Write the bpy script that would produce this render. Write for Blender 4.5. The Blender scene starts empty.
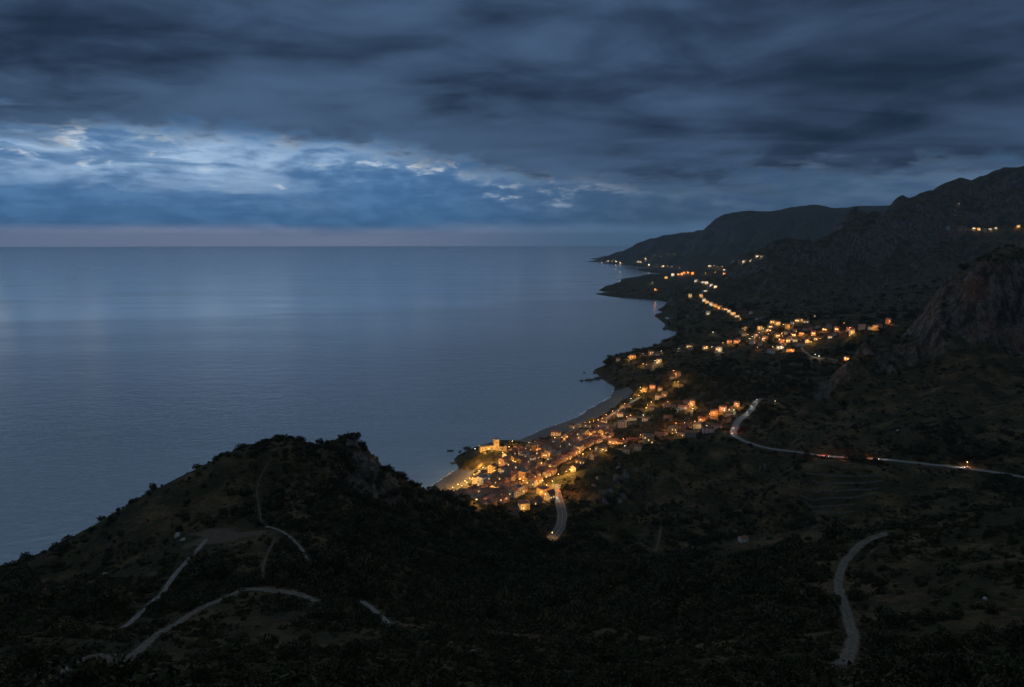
import bpy, bmesh, math, random
import numpy as np
from mathutils import Vector, Matrix
random.seed(7)
RNG = np.random.default_rng(11)
SC = bpy.context.scene
COL = SC.collection
R = math.radians

# ------------------------------------------------------------------ camera
CAM_Z, FPX, PITCH = 300.0, 683.0, R(8.4)
cp, sp = math.cos(PITCH), math.sin(PITCH)
cam_d = bpy.data.cameras.new('camera')
cam = bpy.data.objects.new('camera', cam_d); COL.objects.link(cam)
cam.location = (0, 0, CAM_Z); cam.rotation_euler = (math.pi/2 - PITCH, 0, 0)
cam_d.sensor_width = 36.0; cam_d.lens = 36.0*FPX/1024.0
cam_d.clip_start = 0.5; cam_d.clip_end = 400000
SC.camera = cam

def ray(u, v):
    a = (u-512.0)/FPX; b = (343.5-v)/FPX
    return np.array([a, cp + b*sp, -sp + b*cp])
def P(u, v, y):                 # the point seen at (u, v) at forward distance y
    d = ray(u, v); t = y/d[1]
    if y > 4000 and CAM_Z + d[2]*t < 12: return Z(u, v, 12)
    return (d[0]*t, y, CAM_Z + d[2]*t)
def Z(u, v, z):                 # the point seen at (u, v) at height z
    d = ray(u, v); t = (z-CAM_Z)/d[2]
    return (d[0]*t, d[1]*t, z)
def W(u, y, z):                 # in the direction of column u (at the horizon row), distance y, height z
    return ((u-512.0)/FPX*y/cp, y, z)

# ------------------------------------------------------------------ noise
_perm = RNG.permutation(512); _ga = RNG.random(512)*2*np.pi
_gx, _gy = np.cos(_ga), np.sin(_ga)
def perlin(x, y):
    xi = np.floor(x).astype(np.int64); yi = np.floor(y).astype(np.int64)
    xf = x-xi; yf = y-yi
    u = xf*xf*xf*(xf*(xf*6-15)+10); v = yf*yf*yf*(yf*(yf*6-15)+10)
    def g(ix, iy, fx, fy):
        h = _perm[(_perm[ix & 511] + iy) & 511]
        return _gx[h]*fx + _gy[h]*fy
    n00 = g(xi, yi, xf, yf); n10 = g(xi+1, yi, xf-1, yf)
    n01 = g(xi, yi+1, xf, yf-1); n11 = g(xi+1, yi+1, xf-1, yf-1)
    return ((n00*(1-u)+n10*u)*(1-v) + (n01*(1-u)+n11*u)*v)*1.5
def sstep(a, b, x):
    t = np.clip((x-a)/(b-a), 0, 1); return t*t*(3-2*t)

# ------------------------------------------------------------------ terrain control points
C = []
def add(*pts): C.extend(pts)
# ground under and right in front of the viewpoint
for u in (-900, -300, 100, 512, 900, 1300, 1900): add(W(u, 15, 282), W(u, 24, 275), W(u, 45, 258), W(u, 80, 233), W(u, 110, 215))
for u, d in ((-400, 140), (-150, 140), (60, 142), (250, 145), (430, 150), (512, 152), (620, 152), (750, 145), (900, 138), (1024, 132), (1180, 130), (1400, 130)): add(P(u, 687, d))
for u, d in ((-300, 200), (-100, 200), (0, 200), (150, 212), (300, 225), (440, 215), (560, 240), (650, 230), (750, 200), (900, 188), (1024, 180), (1200, 180)): add(P(u, 640, d))
# left headland: saddle, tracks, knoll and its ridge
for q in ((-150, 600, 290), (0, 602, 300), (100, 602, 300), (250, 595, 285), (330, 610, 268), (400, 622, 262), (120, 560, 385), (60, 580, 380), (-60, 590, 340),
          (160, 535, 408), (200, 535, 402), (262, 525, 408), (310, 572, 335), (262, 490, 465), (330, 500, 470), (400, 560, 410), (450, 560, 455), (500, 600, 420),
          (470, 620, 330), (400, 510, 520), (460, 525, 540), (510, 560, 510), (180, 500, 455)): add(P(*q))
RIDGE = [(-300, 720, 250), (-150, 650, 320), (-60, 605, 365), (0, 573, 400), (60, 540, 432), (110, 513, 455), (150, 493, 472), (200, 470, 492), (240, 451, 512), (268, 441, 524), (285, 436, 530), (302, 439, 530), (322, 446, 535),
         (334, 438, 542), (346, 434, 545), (360, 443, 550), (385, 469, 565), (430, 488, 590), (470, 503, 600), (510, 522, 600), (545, 545, 585), (565, 562, 560)]
for i, (u, v, d) in enumerate(RIDGE):
    add(P(u, v, d))
    if u <= 475:
        x, y, z = P(u, v, d); k = 1 + 30/math.hypot(x, y); add((x*k, y*k, z-14))
        if u < 400:
            k = 1 + (150 if u > 220 else 110)/math.hypot(x, y); add((x*k, y*k, 0))
            k = 1 + (240 if u > 220 else 190)/math.hypot(x, y); add((x*k, y*k, -12))
        elif u < 440: add(W(u, 740, 5))
    elif u < 530:
        x, y, z = P(u, v, d); k = 1 + 40/math.hypot(x, y); add((x*k, y*k, z-22))
# valley and the rocky hill behind it
for q in ((560, 612, 360), (575, 580, 470), (575, 552, 565), (600, 500, 680), (585, 470, 770), (600, 455, 800), (640, 470, 780), (645, 448, 850), (690, 434, 870), (720, 428, 868), (650, 520, 640), (620, 545, 590),
          (700, 500, 690), (700, 540, 600), (760, 520, 625), (590, 520, 640)): add(P(*q))
# right foreground spur and the hidden drop behind it
for q in ((600, 612, 330), (650, 590, 350), (700, 572, 360), (760, 556, 362), (830, 545, 352), (890, 532, 345), (960, 518, 350), (1024, 508, 360), (1150, 488, 380), (1300, 460, 400),
          (850, 600, 250), (960, 580, 238), (750, 620, 240), (1024, 575, 240), (1150, 570, 240), (840, 570, 296)): add(P(*q))
add(W(760, 450, 66), W(830, 450, 66), W(900, 450, 74), W(1024, 460, 86), W(1150, 480, 100), W(690, 460, 66))
for q in ((760, 545, 570), (840, 540, 560), (900, 520, 560), (1024, 498, 580), (1150, 505, 540)): add(P(*q))
# coast road shelf, the slope above it, its cliff and skyline
ROAD = [(735, 430, 850), (742, 440, 820), (755, 445, 800), (790, 451, 760), (830, 456, 730), (880, 459, 705), (940, 465, 680), (1024, 477, 650), (1150, 497, 610)]
for q in ROAD: add(P(*q))
for q in ((840, 490, 650), (900, 490, 620), (800, 480, 670), (760, 470, 720), (770, 428, 860), (800, 430, 830), (900, 425, 800), (960, 425, 780), (1024, 425, 760), (1150, 420, 740), (830, 405, 950), (870, 380, 1020), (930, 352, 1085),
          (937, 337, 1085), (957, 331, 1088), (975, 329, 1080), (1000, 326, 1075), (1024, 322, 1075), (1120, 312, 1060), (940, 360, 1035), (975, 360, 1020), (1024, 355, 1010), (1120, 350, 990), (930, 390, 930), (975, 385, 925), (1024, 385, 900)): add(P(*q))
for q in ((937, 312, 1105), (955, 292, 1120), (975, 286, 1100), (1000, 283, 1095), (1024, 282, 1095), (1120, 270, 1085)): add(P(*q))
SKY1 = [(760, 421, 905), (775, 412, 930), (800, 400, 980), (825, 382, 1030), (848, 362, 1080), (868, 343, 1120), (895, 332, 1150), (922, 318, 1160), (936, 292, 1165), (960, 270, 1180), (990, 247, 1200), (1024, 224, 1220), (1100, 198, 1260), (1250, 155, 1300)]
for u, v, d in SKY1:
    x, y, z = P(u, v, d); add((x, y, z)); k = 1 + 60/d; add((x*k, y*k, z-14))
for q in ((915, 338, 1135), (905, 348, 1110), (893, 352, 1090), (918, 345, 1095), (880, 365, 1060)): add(P(*q))
add(W(870, 1290, 85), W(930, 1380, 120), W(1024, 1500, 170), W(1150, 1550, 200), W(1300, 1600, 220))
# town
for q in ((470, 492, 10), (480, 500, 16), (515, 512, 22), (500, 480, 12), (520, 465, 12), (540, 470, 14), (540, 495, 22), (557, 500, 22), (552, 541, 24), (560, 450, 12), (570, 475, 22), (600, 440, 14), (590, 460, 24), (640, 415, 14), (640, 440, 26),
          (690, 420, 30), (735, 405, 44), (752, 402, 50), (660, 400, 16), (675, 380, 30), (690, 392, 32), (620, 425, 14)): add(Z(*q))
# the coast: shoreline points
COAST = [(434, 484), (446, 477), (455, 471), (458, 466), (464, 452), (482, 445), (500, 440), (518, 440), (532, 435), (550, 427), (571, 420), (588, 409.6), (600, 403), (611, 396), (614, 389), (608, 383), (602, 379), (599, 376)]
for u, v in COAST: add(Z(u, v, 0))
for u, v in ((455, 476), (466, 471), (476, 468)): add(Z(u, v, 2))
for u, v in ((545, 434.5), (583, 421), (610, 408), (625, 397), (622, 388)): add(Z(u, v, 4))
add(Z(446, 483, 2), Z(455, 480, 4), Z(462, 485, 7), Z(438, 487, 2))
add(Z(475, 455, 16), Z(497, 447, 18), Z(485, 460, 15))
# villa headland, dark plain, village
for q in ((606, 371, 14), (612, 362, 24), (620, 356, 30), (631, 355, 38), (648, 350, 42), (661, 352, 42), (646, 364, 34), (636, 374, 22), (690, 366, 46), (700, 380, 42), (740, 380, 52), (720, 365, 52), (780, 372, 64), (810, 360, 74), (700, 352, 60), (740, 348, 66), (790, 350, 74), (820, 352, 84),
          (790, 337, 84), (820, 331, 96), (840, 331, 104), (815, 318, 112), (760, 327, 84), (870, 329, 118), (890, 323, 126), (930, 320, 150)): add(Z(*q))
for q in ((688, 334, 16), (673, 339, 8), (700, 326, 44), (720, 322, 58), (742, 319, 78), (706, 302, 62), (715, 312, 60), (690, 318, 26), (700, 292, 80)): add(Z(*q))
for u, v in ((667, 346), (676, 335), (686, 333), (672, 331), (665, 325), (657, 318), (662, 312), (668, 307), (672, 303), (655, 300), (640, 299), (615, 297), (599, 293)): add(Z(u, v, 0))
for q in ((604, 288, 4460), (620, 281, 4650), (640, 279, 4800), (660, 276.5, 5100), (680, 274, 5400), (695, 274, 5400)): add(P(*q))
for q in ((724, 273, 5100), (713, 286, 4200), (740, 300, 2900), (770, 305, 2600), (860, 305, 2300), (760, 285, 3100), (800, 280, 2900), (880, 285, 2600), (800, 262, 3200), (860, 262, 3000), (860, 250, 3300), (920, 270, 2900), (920, 240, 3500), (980, 232, 3500), (1010, 228, 3600), (960, 204, 4000), (1100, 220, 3500)): add(P(*q))
SKY3 = [(735, 272, 3900), (755, 258, 3600), (775, 248, 3450), (800, 238, 3400), (830, 228, 3550), (860, 218, 3700), (882, 210, 3900), (900, 203, 4100), (925, 191, 4200), (945, 183, 4300), (965, 176, 4350), (990, 170, 4400), (1024, 158, 4500), (1100, 150, 4600), (1300, 130, 4800)]
for u, v, d in SKY3:
    x, y, z = P(u, v, d); add((x, y, z)); add((x*1.12, y*1.12, z*0.8)); add((x*1.35, y*1.35, z*0.62))
# far coast and far mountains
for u, v in ((640, 268.5), (650, 272), (662, 274), (630, 268.5), (624, 268), (622, 265), (600, 263), (590, 262)): add(Z(u, v, 0))
for q in ((596, 261, 13300), (606, 259.6, 13000), (614, 258, 12600), (621, 254, 12000), (626, 248.5, 11500), (634, 245, 11200), (641, 243, 11000), (650, 243, 10700), (662, 243, 10300), (672, 243.5, 10100), (685, 238, 9900), (695, 236, 9800), (708, 226, 9600), (722, 216, 9400), (736, 212.5, 9300), (748, 211, 9200),
          (760, 211.5, 9200), (775, 212, 9200), (790, 209, 9200), (803, 206, 9200), (815, 204.5, 9200), (828, 207, 9200), (840, 208, 9200), (858, 206, 9200), (872, 207, 9300), (888, 206, 9400), (910, 204, 9500), (1000, 190, 9600), (1200, 180, 9600)):
    x, y, z = P(*q); add((x, y, z)); add((x*1.15, y*1.15, z*0.7))
for q in ((640, 261, 10800), (670, 254, 9600), (680, 262, 8400), (665, 267, 8200), (710, 266, 6500), (745, 262, 6000), (760, 257, 5800), (700, 248, 9000), (740, 240, 8200), (780, 232, 8300), (830, 225, 8400)): add(P(*q))
add(W(700, 14000, 250), W(800, 15000, 300), W(900, 15000, 300), W(1100, 15000, 300))
# sea floor
def coast_u(v):                  # leftmost column of land at row v
    t = [(250, 598), (262, 600), (267, 626), (275, 656), (281, 622), (288, 608), (293, 602), (300, 640), (304, 655), (312, 655), (320, 652), (330, 665), (336, 655), (350, 622), (372, 604), (385, 606), (400, 590), (420, 556), (437, 480), (450, 446), (470, 440), (485, 420), (575, 420)]
    for (a, b), (c, d) in zip(t, t[1:]):
        if a <= v <= c: return b + (d-b)*(v-a)/(c-a)
    return 400
for v in (254, 258, 260, 261.5, 263, 270, 278, 283, 286, 288, 289.5, 291, 292.5, 294, 302, 312, 324, 338, 352, 368, 384, 402, 420):
    uc = coast_u(v) - 8
    for du in (0, 28, 90, 200, 350, 560, 800, 1100):
        if not (v >= 270 and v < 280 and du == 0): add(Z(uc-du, v, -10 if du == 0 else -22))
for v in (436, 452, 468):
    for u in (coast_u(v)-10, 395): add(Z(u, v, -8))
for u, v in ((620, 340), (640, 345), (655, 336), (600, 366), (606, 386), (600, 394), (580, 407)): add(Z(u, v, -6))
add(W(560, 15500, -22), W(500, 17000, -22), W(300, 17000, -22), W(620, 17000, -10))
C = np.array(C, float)

# ------------------------------------------------------------------ heightfield on a polar grid (finer near the viewpoint)
NT, NR = 1000, 1100
TH = np.linspace(R(-60), R(60), NT); LR = np.linspace(math.log(22), math.log(19000), NR)
def warp(x, y): return np.arctan2(x, y), np.log(np.hypot(x, y))
def gscale(r): return (1 + r/1500.0)**-0.7
ct, cl = warp(C[:, 0], C[:, 1])
cg = C[:, 2]*gscale(np.exp(cl))
# merge near-duplicates
keep = []
for i in range(len(ct)):
    if all((ct[i]-ct[j])**2 + (cl[i]-cl[j])**2 > 1e-5 for j in keep): keep.append(i)
ct, cl, cg = ct[keep], cl[keep], cg[keep]
def kern(d2): return np.sqrt(d2 + 0.008**2)
A = kern((ct[:, None]-ct)**2 + (cl[:, None]-cl)**2)
n = len(ct); Mx = np.zeros((n+1, n+1)); Mx[:n, :n] = A - np.eye(n)*2e-5; Mx[:n, n] = 1; Mx[n, :n] = 1
sol = np.linalg.solve(Mx, np.append(cg, 0)); wts, wc = sol[:n], sol[n]
st, sr = TH[::2], LR[::2]
Gt, Gl = np.meshgrid(st, sr)          # rows: r
out = np.zeros(Gt.size, np.float32); ft, fl = Gt.ravel().astype(np.float32), Gl.ravel().astype(np.float32)
for s in range(0, ft.size, 20000):
    d2 = (ft[s:s+20000, None]-ct.astype(np.float32))**2 + (fl[s:s+20000, None]-cl.astype(np.float32))**2
    out[s:s+20000] = kern(d2) @ wts.astype(np.float32)
base = (out + wc).reshape(Gt.shape)
def up2(a, n0, n1):
    i = np.linspace(0, n0-1, n0)/2; i0 = np.minimum(i.astype(int), a.shape[0]-2); f = np.clip(i-i0, 0, 1)[:, None]
    a = a[i0]*(1-f) + a[i0+1]*f
    j = np.linspace(0, n1-1, n1)/2; j0 = np.minimum(j.astype(int), a.shape[1]-2); g = np.clip(j-j0, 0, 1)[None]
    return a[:, j0]*(1-g) + a[:, j0+1]*g
TT, LL = np.meshgrid(TH, LR); RR = np.exp(LL)
XX, YY = RR*np.sin(TT), RR*np.cos(TT)
H = up2(base, NR, NT)/gscale(RR)
# slope of the bare form, for how strongly gullies and crags cut in
def slope_of(Hh):
    dr = np.gradient(Hh, axis=0)/(np.gradient(RR, axis=0)); dt = np.gradient(Hh, axis=1)/(RR*(TH[1]-TH[0]))
    return np.hypot(dr, dt)
S0 = slope_of(H)
Hs0 = H.copy()
amp_mask = np.clip(S0*2.2, 0.12, 1.0)*np.clip((H-3)/22, 0.0, 1)
wx = perlin(XX/90, YY/90)*25; wy = perlin(XX/90+31, YY/90+17)*25
ND = np.zeros_like(H)
for lam, a in ((2600, .045), (1300, .075), (620, .080), (300, .075), (150, .055), (70, .042), (34, .034), (16, .034), (7.5, .036), (3.6, .03)):
    k = 1 - sstep(0.16, 0.5, lam/RR*(1 + 1.6*(1-sstep(220, 420, RR))))
    k = k*(1 - sstep(250, 900, RR/lam/2.2)*0.6)
    if k.max() < .01: continue
    q = perlin((XX + wx*min(1, lam/100))/lam + lam, (YY + wy*min(1, lam/100))/lam - lam)
    if lam > 60: q = 0.5 - 1.9*np.abs(q) if lam in (620, 1300) else 1.9*np.sqrt(q*q+.002) - .62 if lam in (150, 300, 70) else q
    ND += k*a*lam*q*(1 - .30*sstep(4500, 7500, RR)*(1 if lam > 400 else .0))*(1 + (.9 if 100 < lam < 500 else .35 if 500 < lam < 1500 else 0)*sstep(1500, 2400, RR))*(1 - (.72 if lam > 500 else .2)*sstep(5500, 8000, RR))*(1 + (1.0 if 60 < lam < 320 else 0)*sstep(560, 760, RR)*(1-sstep(1500, 2200, RR)))
H = H + ND*amp_mask
# crags: break steep ground into vertical buttresses
crag = sstep(0.75, 1.25, S0)*sstep(300, 420, RR)*(1 - sstep(2500, 6000, RR))*np.clip((H-6)/20, 0, 1)
_cw = perlin(XX/70, YY/70)*30
H += crag*(np.abs(perlin((XX+_cw)/48, (YY+_cw)/48))*17 + np.abs(perlin((XX+_cw)/19+7, (YY-_cw)/19))*7 - 9)*np.clip(RR/1000, .3, 1)
H += crag*(((H/11 + perlin(XX/60, YY/60)*.8) % 1.0)**2.5*4.5 - 2.0)*np.clip(RR/1000, .3, 1)
# ravines cut into the slopes: each a line from head to foot, (u, v) on the bare form
_H0 = H.copy()
under = H < 0
H[under] = H[under]*2 - 0.6

def hat(x, y, Hh=None):
    Hh = H if Hh is None else Hh
    x = np.asarray(x, float); y = np.asarray(y, float)
    t = (np.arctan2(x, y)-TH[0])/(TH[1]-TH[0]); l = (np.log(np.hypot(x, y))-LR[0])/(LR[1]-LR[0])
    t = np.clip(t, 0, NT-1.001); l = np.clip(l, 0, NR-1.001)
    i = t.astype(int); j = l.astype(int); f = t-i; g = l-j
    return (Hh[j, i]*(1-f)+Hh[j, i+1]*f)*(1-g) + (Hh[j+1, i]*(1-f)+Hh[j+1, i+1]*f)*g
_ts = np.exp(np.linspace(math.log(40), math.log(18500), 6000))
def cast(u, v, lift=0.0):         # the ground (or sea) point seen at (u, v)
    d = ray(u, v); d = d/np.linalg.norm(d)
    px, py, pz = d[0]*_ts, d[1]*_ts, CAM_Z + d[2]*_ts
    h = np.maximum(hat(px, py), 0)
    k = np.argmax(pz < h + lift)
    if not (pz[k] < h[k] + lift): return None
    a, b = _ts[max(k-1, 0)], _ts[k]
    for _ in range(14):
        m = (a+b)/2
        if CAM_Z + d[2]*m < max(float(hat(d[0]*m, d[1]*m)), 0) + lift: b = m
        else: a = m
    return np.array([d[0]*b, d[1]*b, CAM_Z + d[2]*b])

def ravine(px, depth, width):
    """carve a V-shaped ravine along a line traced on the ground; depth and width as fractions of the distance"""
    global H
    pts = [q for q in (cast(u, v) for u, v in px) if q is not None]
    if len(pts) < 2: return
    c = []
    for p, q in zip(pts, pts[1:]):
        for k in range(24): c.append(p[:2] + (q-p)[:2]*k/24)
    c = np.array(c); t_ = np.linspace(0, 1, len(c)); rm_ = np.hypot(c[:, 0], c[:, 1]).mean(); w = width*rm_
    c = c + np.column_stack([perlin(c[:, 0]/(w*2.5), c[:, 1]/(w*2.5)+k) for k in (0, 40)])*w*.8
    rr = np.hypot(c[:, 0], c[:, 1]); th = np.arctan2(c[:, 0], c[:, 1]); pad = 4*w
    j0, j1 = np.searchsorted(LR, [math.log(max(rr.min()-pad, 30)), math.log(rr.max()+pad)]); i0, i1 = np.searchsorted(TH, [th.min()-pad/rr.min(), th.max()+pad/rr.min()])
    sl = (slice(j0, j1), slice(i0, i1)); X, Y = XX[sl], YY[sl]; best = np.full(X.shape, 1e9); tt = np.zeros(X.shape)
    for k in range(len(c)):
        d = np.hypot(X-c[k, 0], Y-c[k, 1]); m = d < best; best[m] = d[m]; tt[m] = t_[k]
    H[sl] = H[sl] - depth*rm_*np.exp(-(best/w)**1.3)*sstep(0, .25, tt)*(1 - .5*sstep(.8, 1, tt))*np.clip((H[sl]-4)/30, 0, 1)
for px, d, w in ((((962, 352), (915, 385), (870, 420), (850, 447)), .016, .030), (((1015, 355), (990, 400), (975, 450)), .016, .028), (((872, 372), (835, 402), (800, 425), (785, 442)), .014, .026), (((918, 325), (914, 345), (896, 372)), .018, .020),
                 (((930, 472), (905, 500), (880, 520)), .014, .022), (((770, 458), (730, 500), (690, 545)), .020, .034), (((840, 470), (800, 505), (760, 530)), .012, .024), (((660, 455), (640, 500), (615, 548)), .022, .030), (((700, 450), (680, 500), (650, 545)), .014, .026),
                 (((868, 228), (840, 262), (812, 300)), .016, .020), (((905, 212), (880, 250), (868, 295)), .020, .022), (((950, 198), (925, 240), (905, 280)), .018, .020), (((1000, 190), (975, 215), (955, 255)), .016, .020), (((810, 245), (790, 270), (768, 298)), .014, .018), (((775, 258), (758, 275), (742, 295)), .012, .016), (((900, 262), (870, 285), (845, 312)), .014, .016), (((985, 245), (955, 270), (925, 300)), .014, .016),
                 (((725, 220), (712, 238), (705, 256)), .014, .012), (((765, 215), (748, 236), (735, 255)), .013, .012), (((800, 212), (778, 232), (765, 250)), .014, .012), (((845, 212), (815, 228), (795, 240)), .012, .012), (((690, 238), (680, 250), (672, 262)), .010, .010), (((655, 245), (648, 254), (644, 262)), .008, .008), (((745, 213), (730, 232), (722, 246)), .010, .010),
                 (((330, 452), (350, 485), (380, 525), (430, 570)), .016, .040), (((240, 470), (215, 500), (190, 520)), .007, .030), (((120, 530), (85, 560), (40, 590)), .012, .045), (((440, 510), (470, 545), (520, 590)), .010, .035), (((990, 530), (930, 580), (880, 640)), .010, .045), (((700, 590), (660, 630), (620, 660)), .014, .05)):
    ravine(px, d, w)
# ------------------------------------------------------------------ terraces below the coast road
_tx0 = cast(800, 482); _tx1 = cast(886, 478); _tx2 = cast(872, 516); _tx3 = cast(800, 516)
_cx = np.mean([_tx0, _tx1, _tx2, _tx3], axis=0)
_tm = 1 - sstep(0.7, 1.0, np.hypot((XX-_cx[0])/70, (YY-_cx[1])/75))
STEP = 3.2
_q = H/STEP + perlin(XX/40, YY/40)*0.5; _fl = np.floor(_q); _fr = _q - _fl


# ------------------------------------------------------------------ roads, tracks and paths: traced on the ground, levelled into it
def spline(pts, step):
    pts = np.array(pts, float); out = []
    for i in range(len(pts)-1):
        p0 = pts[max(i-1, 0)]; p1 = pts[i]; p2 = pts[i+1]; p3 = pts[min(i+2, len(pts)-1)]
        m = max(2, int(np.hypot(*(p2-p1)[:2])/step))
        for k in range(m):
            t = k/m
            out.append(0.5*((2*p1) + (-p0+p2)*t + (2*p0-5*p1+4*p2-p3)*t*t + (-p0+3*p1-3*p2+p3)*t**3))
    out.append(pts[-1]); return np.array(out)
def smooth(a, n):
    a = a.copy()
    for _ in range(n): a[1:-1] = (a[:-2]+2*a[1:-1]+a[2:])/4
    return a
PATHS = {}
def trace(key, px, width, step=3.0, flat=2.2, sm=40):
    pts = [p for p in (cast(u, v) for u, v in px) if p is not None]
    c = spline([p[:2] for p in pts], step); c = smooth(c, 3)
    z = smooth(hat(c[:, 0], c[:, 1]), sm)
    PATHS[key] = (np.column_stack([c, z]), width, flat)
trace('coast_road', [(761, 398.5), (756, 402), (752.5, 407), (748, 413), (738, 422), (733.5, 430), (738, 438), (755, 445), (790, 451), (830, 456), (880, 459), (940, 465), (985, 471), (1024, 477), (1060, 483)], 8.5, sm=60)
trace('town_road', [(557, 484), (557, 491), (560, 503), (562.5, 515), (561, 526), (556, 534), (550, 541)], 9.5)
trace('promenade', [(455, 489), (468, 482), (478, 474), (487, 466)], 5)
trace('beach_street', [(540, 441), (556, 439), (572, 430), (586, 425), (603, 420.5), (614, 413), (625, 406), (640, 397)], 6)
trace('hill_road', [(888, 533.5), (874, 538.5), (861, 545.5), (850, 556), (842, 568), (838.5, 585), (844, 605), (851, 628), (853, 640), (848, 657), (838, 668)], 4.6, 2.0)
trace('saddle_track', [(206, 541), (196, 552), (186, 563), (172, 578), (158, 598), (142, 613), (122, 628)], 3.6, 2.0)
trace('ridge_track', [(316, 602), (300, 596), (280, 592), (248, 592), (224, 599), (200, 609), (176, 624), (152, 639), (122, 660), (100, 660), (76, 666), (52, 680), (36, 690)], 4.6, 2.0)
trace('branch_track', [(266, 526), (280, 531), (292, 539), (303, 553), (311, 571)], 2.6, 2.0)
trace('lower_track', [(360, 601), (374, 611), (393, 626)], 3.4, 2.0)
trace('knoll_path', [(262, 523), (259, 508), (257, 492), (262, 474), (272, 458)], 1.7, 1.5)
trace('slope_path', [(262, 583), (263, 568), (268, 553), (276, 538)], 2.0, 1.5)
trace('village_road', [(802, 347), (806, 352), (814, 357), (826, 359), (840, 360.5)], 7)
trace('village_lane', [(742, 319), (732, 314), (722, 309), (711, 304.5), (704, 299), (702, 293), (708, 286)], 9)
trace('quarry_path', [(671, 473), (680, 482), (687, 494)], 3.0)
trace('gully_path', [(661, 527), (659, 540), (655, 553)], 4.0)
def level(key):
    global H
    c, w, fl = PATHS[key]
    r0, r1 = np.hypot(c[:, 0], c[:, 1]).min()-60, np.hypot(c[:, 0], c[:, 1]).max()+60
    t = np.arctan2(c[:, 0], c[:, 1]); pad = 60/max(r0, 60)
    j0, j1 = np.searchsorted(LR, [math.log(max(r0, 23)), math.log(r1)]); i0, i1 = np.searchsorted(TH, [t.min()-pad, t.max()+pad])
    sl = (slice(j0, j1), slice(i0, i1)); X, Y = XX[sl], YY[sl]
    best = np.full(X.shape, 1e9); zz = np.zeros(X.shape)
    for k in range(0, len(c)):
        d = np.hypot(X-c[k, 0], Y-c[k, 1]); m = d < best
        best[m] = d[m]; zz[m] = c[k, 2]
    wt = 1 - sstep(w*0.75, w*fl, best)
    h = H[sl]; H[sl] = h*(1-wt) + zz*wt
    return sl, best
ROADMASK = np.full(H.shape, 1e9)
for key in PATHS:
    sl, best = level(key)
    ROADMASK[sl] = np.minimum(ROADMASK[sl], best - PATHS[key][1]*0.5)
for _k, (_u, _v, _r) in {'clearing': (222, 536, 17)}.items():
    _c = cast(_u, _v); CLEAR = (_c, _r)
    d = np.hypot((XX-_c[0])/1.9, YY-_c[1]); wt = 1 - sstep(_r*0.5, _r*1.2, d)
    H = H*(1-wt) + _c[2]*wt
    ROADMASK = np.minimum(ROADMASK, (d - _r*0.75))

# ------------------------------------------------------------------ node helpers and materials
class NG:
    """small expression helper on one node tree"""
    def __init__(s, nt): s.nt = nt; s.N = nt.nodes; s.L = nt.links
    def put(s, sock, v):
        if isinstance(v, bpy.types.NodeSocket): s.L.new(v, sock)
        elif v is not None: sock.default_value = v
    def m(s, op, a, b=None, c=None, clamp=False):
        n = s.N.new('ShaderNodeMath'); n.operation = op; n.use_clamp = clamp
        for i, q in enumerate((a, b, c)): s.put(n.inputs[i], q) if q is not None else None
        return n.outputs[0]
    def add(s, a, b): return s.m('ADD', a, b)
    def sub(s, a, b): return s.m('SUBTRACT', a, b)
    def mul(s, a, b): return s.m('MULTIPLY', a, b)
    def ss(s, a, b, x, lo=0.0, hi=1.0):
        n = s.N.new('ShaderNodeMapRange'); n.interpolation_type = 'SMOOTHSTEP'
        for i, q in enumerate((x, a, b, lo, hi)): s.put(n.inputs[i], q)
        return n.outputs[0]
    def mix(s, f, a, b):
        n = s.N.new('ShaderNodeMix'); n.data_type = 'RGBA'
        s.put(n.inputs[0], f)
        for i, q in ((6, a), (7, b)): s.put(n.inputs[i], q if isinstance(q, bpy.types.NodeSocket) else (*q, 1.0))
        return n.outputs[2]
    def noise(s, vec, scale, detail=4.0, rough=0.55, dist=0.0):
        n = s.N.new('ShaderNodeTexNoise'); s.L.new(vec, n.inputs['Vector'])
        n.inputs['Scale'].default_value = scale; n.inputs['Detail'].default_value = detail
        n.inputs['Roughness'].default_value = rough; n.inputs['Distortion'].default_value = dist
        return n.outputs[0]
    def xyz(s, v):
        n = s.N.new('ShaderNodeSeparateXYZ'); s.L.new(v, n.inputs[0]); return n.outputs
    def comb(s, x, y, z):
        n = s.N.new('ShaderNodeCombineXYZ')
        for i, q in enumerate((x, y, z)): s.put(n.inputs[i], q)
        return n.outputs[0]
    def vscale(s, v, k):
        n = s.N.new('ShaderNodeMapping'); s.L.new(v, n.inputs[0]); n.inputs['Scale'].default_value = k; return n.outputs[0]
    def bump(s, h, strength, dist):
        n = s.N.new('ShaderNodeBump'); s.L.new(h, n.inputs['Height']); n.inputs['Strength'].default_value = strength; n.inputs['Distance'].default_value = dist
        return n.outputs[0]
def new_mat(name, col=(.2, .2, .2), rough=.85, spec=.3):
    m = bpy.data.materials.new(name); m.use_nodes = True
    b = m.node_tree.nodes['Principled BSDF']
    b.inputs['Base Color'].default_value = (*col, 1); b.inputs['Roughness'].default_value = rough; b.inputs['Specular IOR Level'].default_value = spec
    return m, NG(m.node_tree), b
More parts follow.
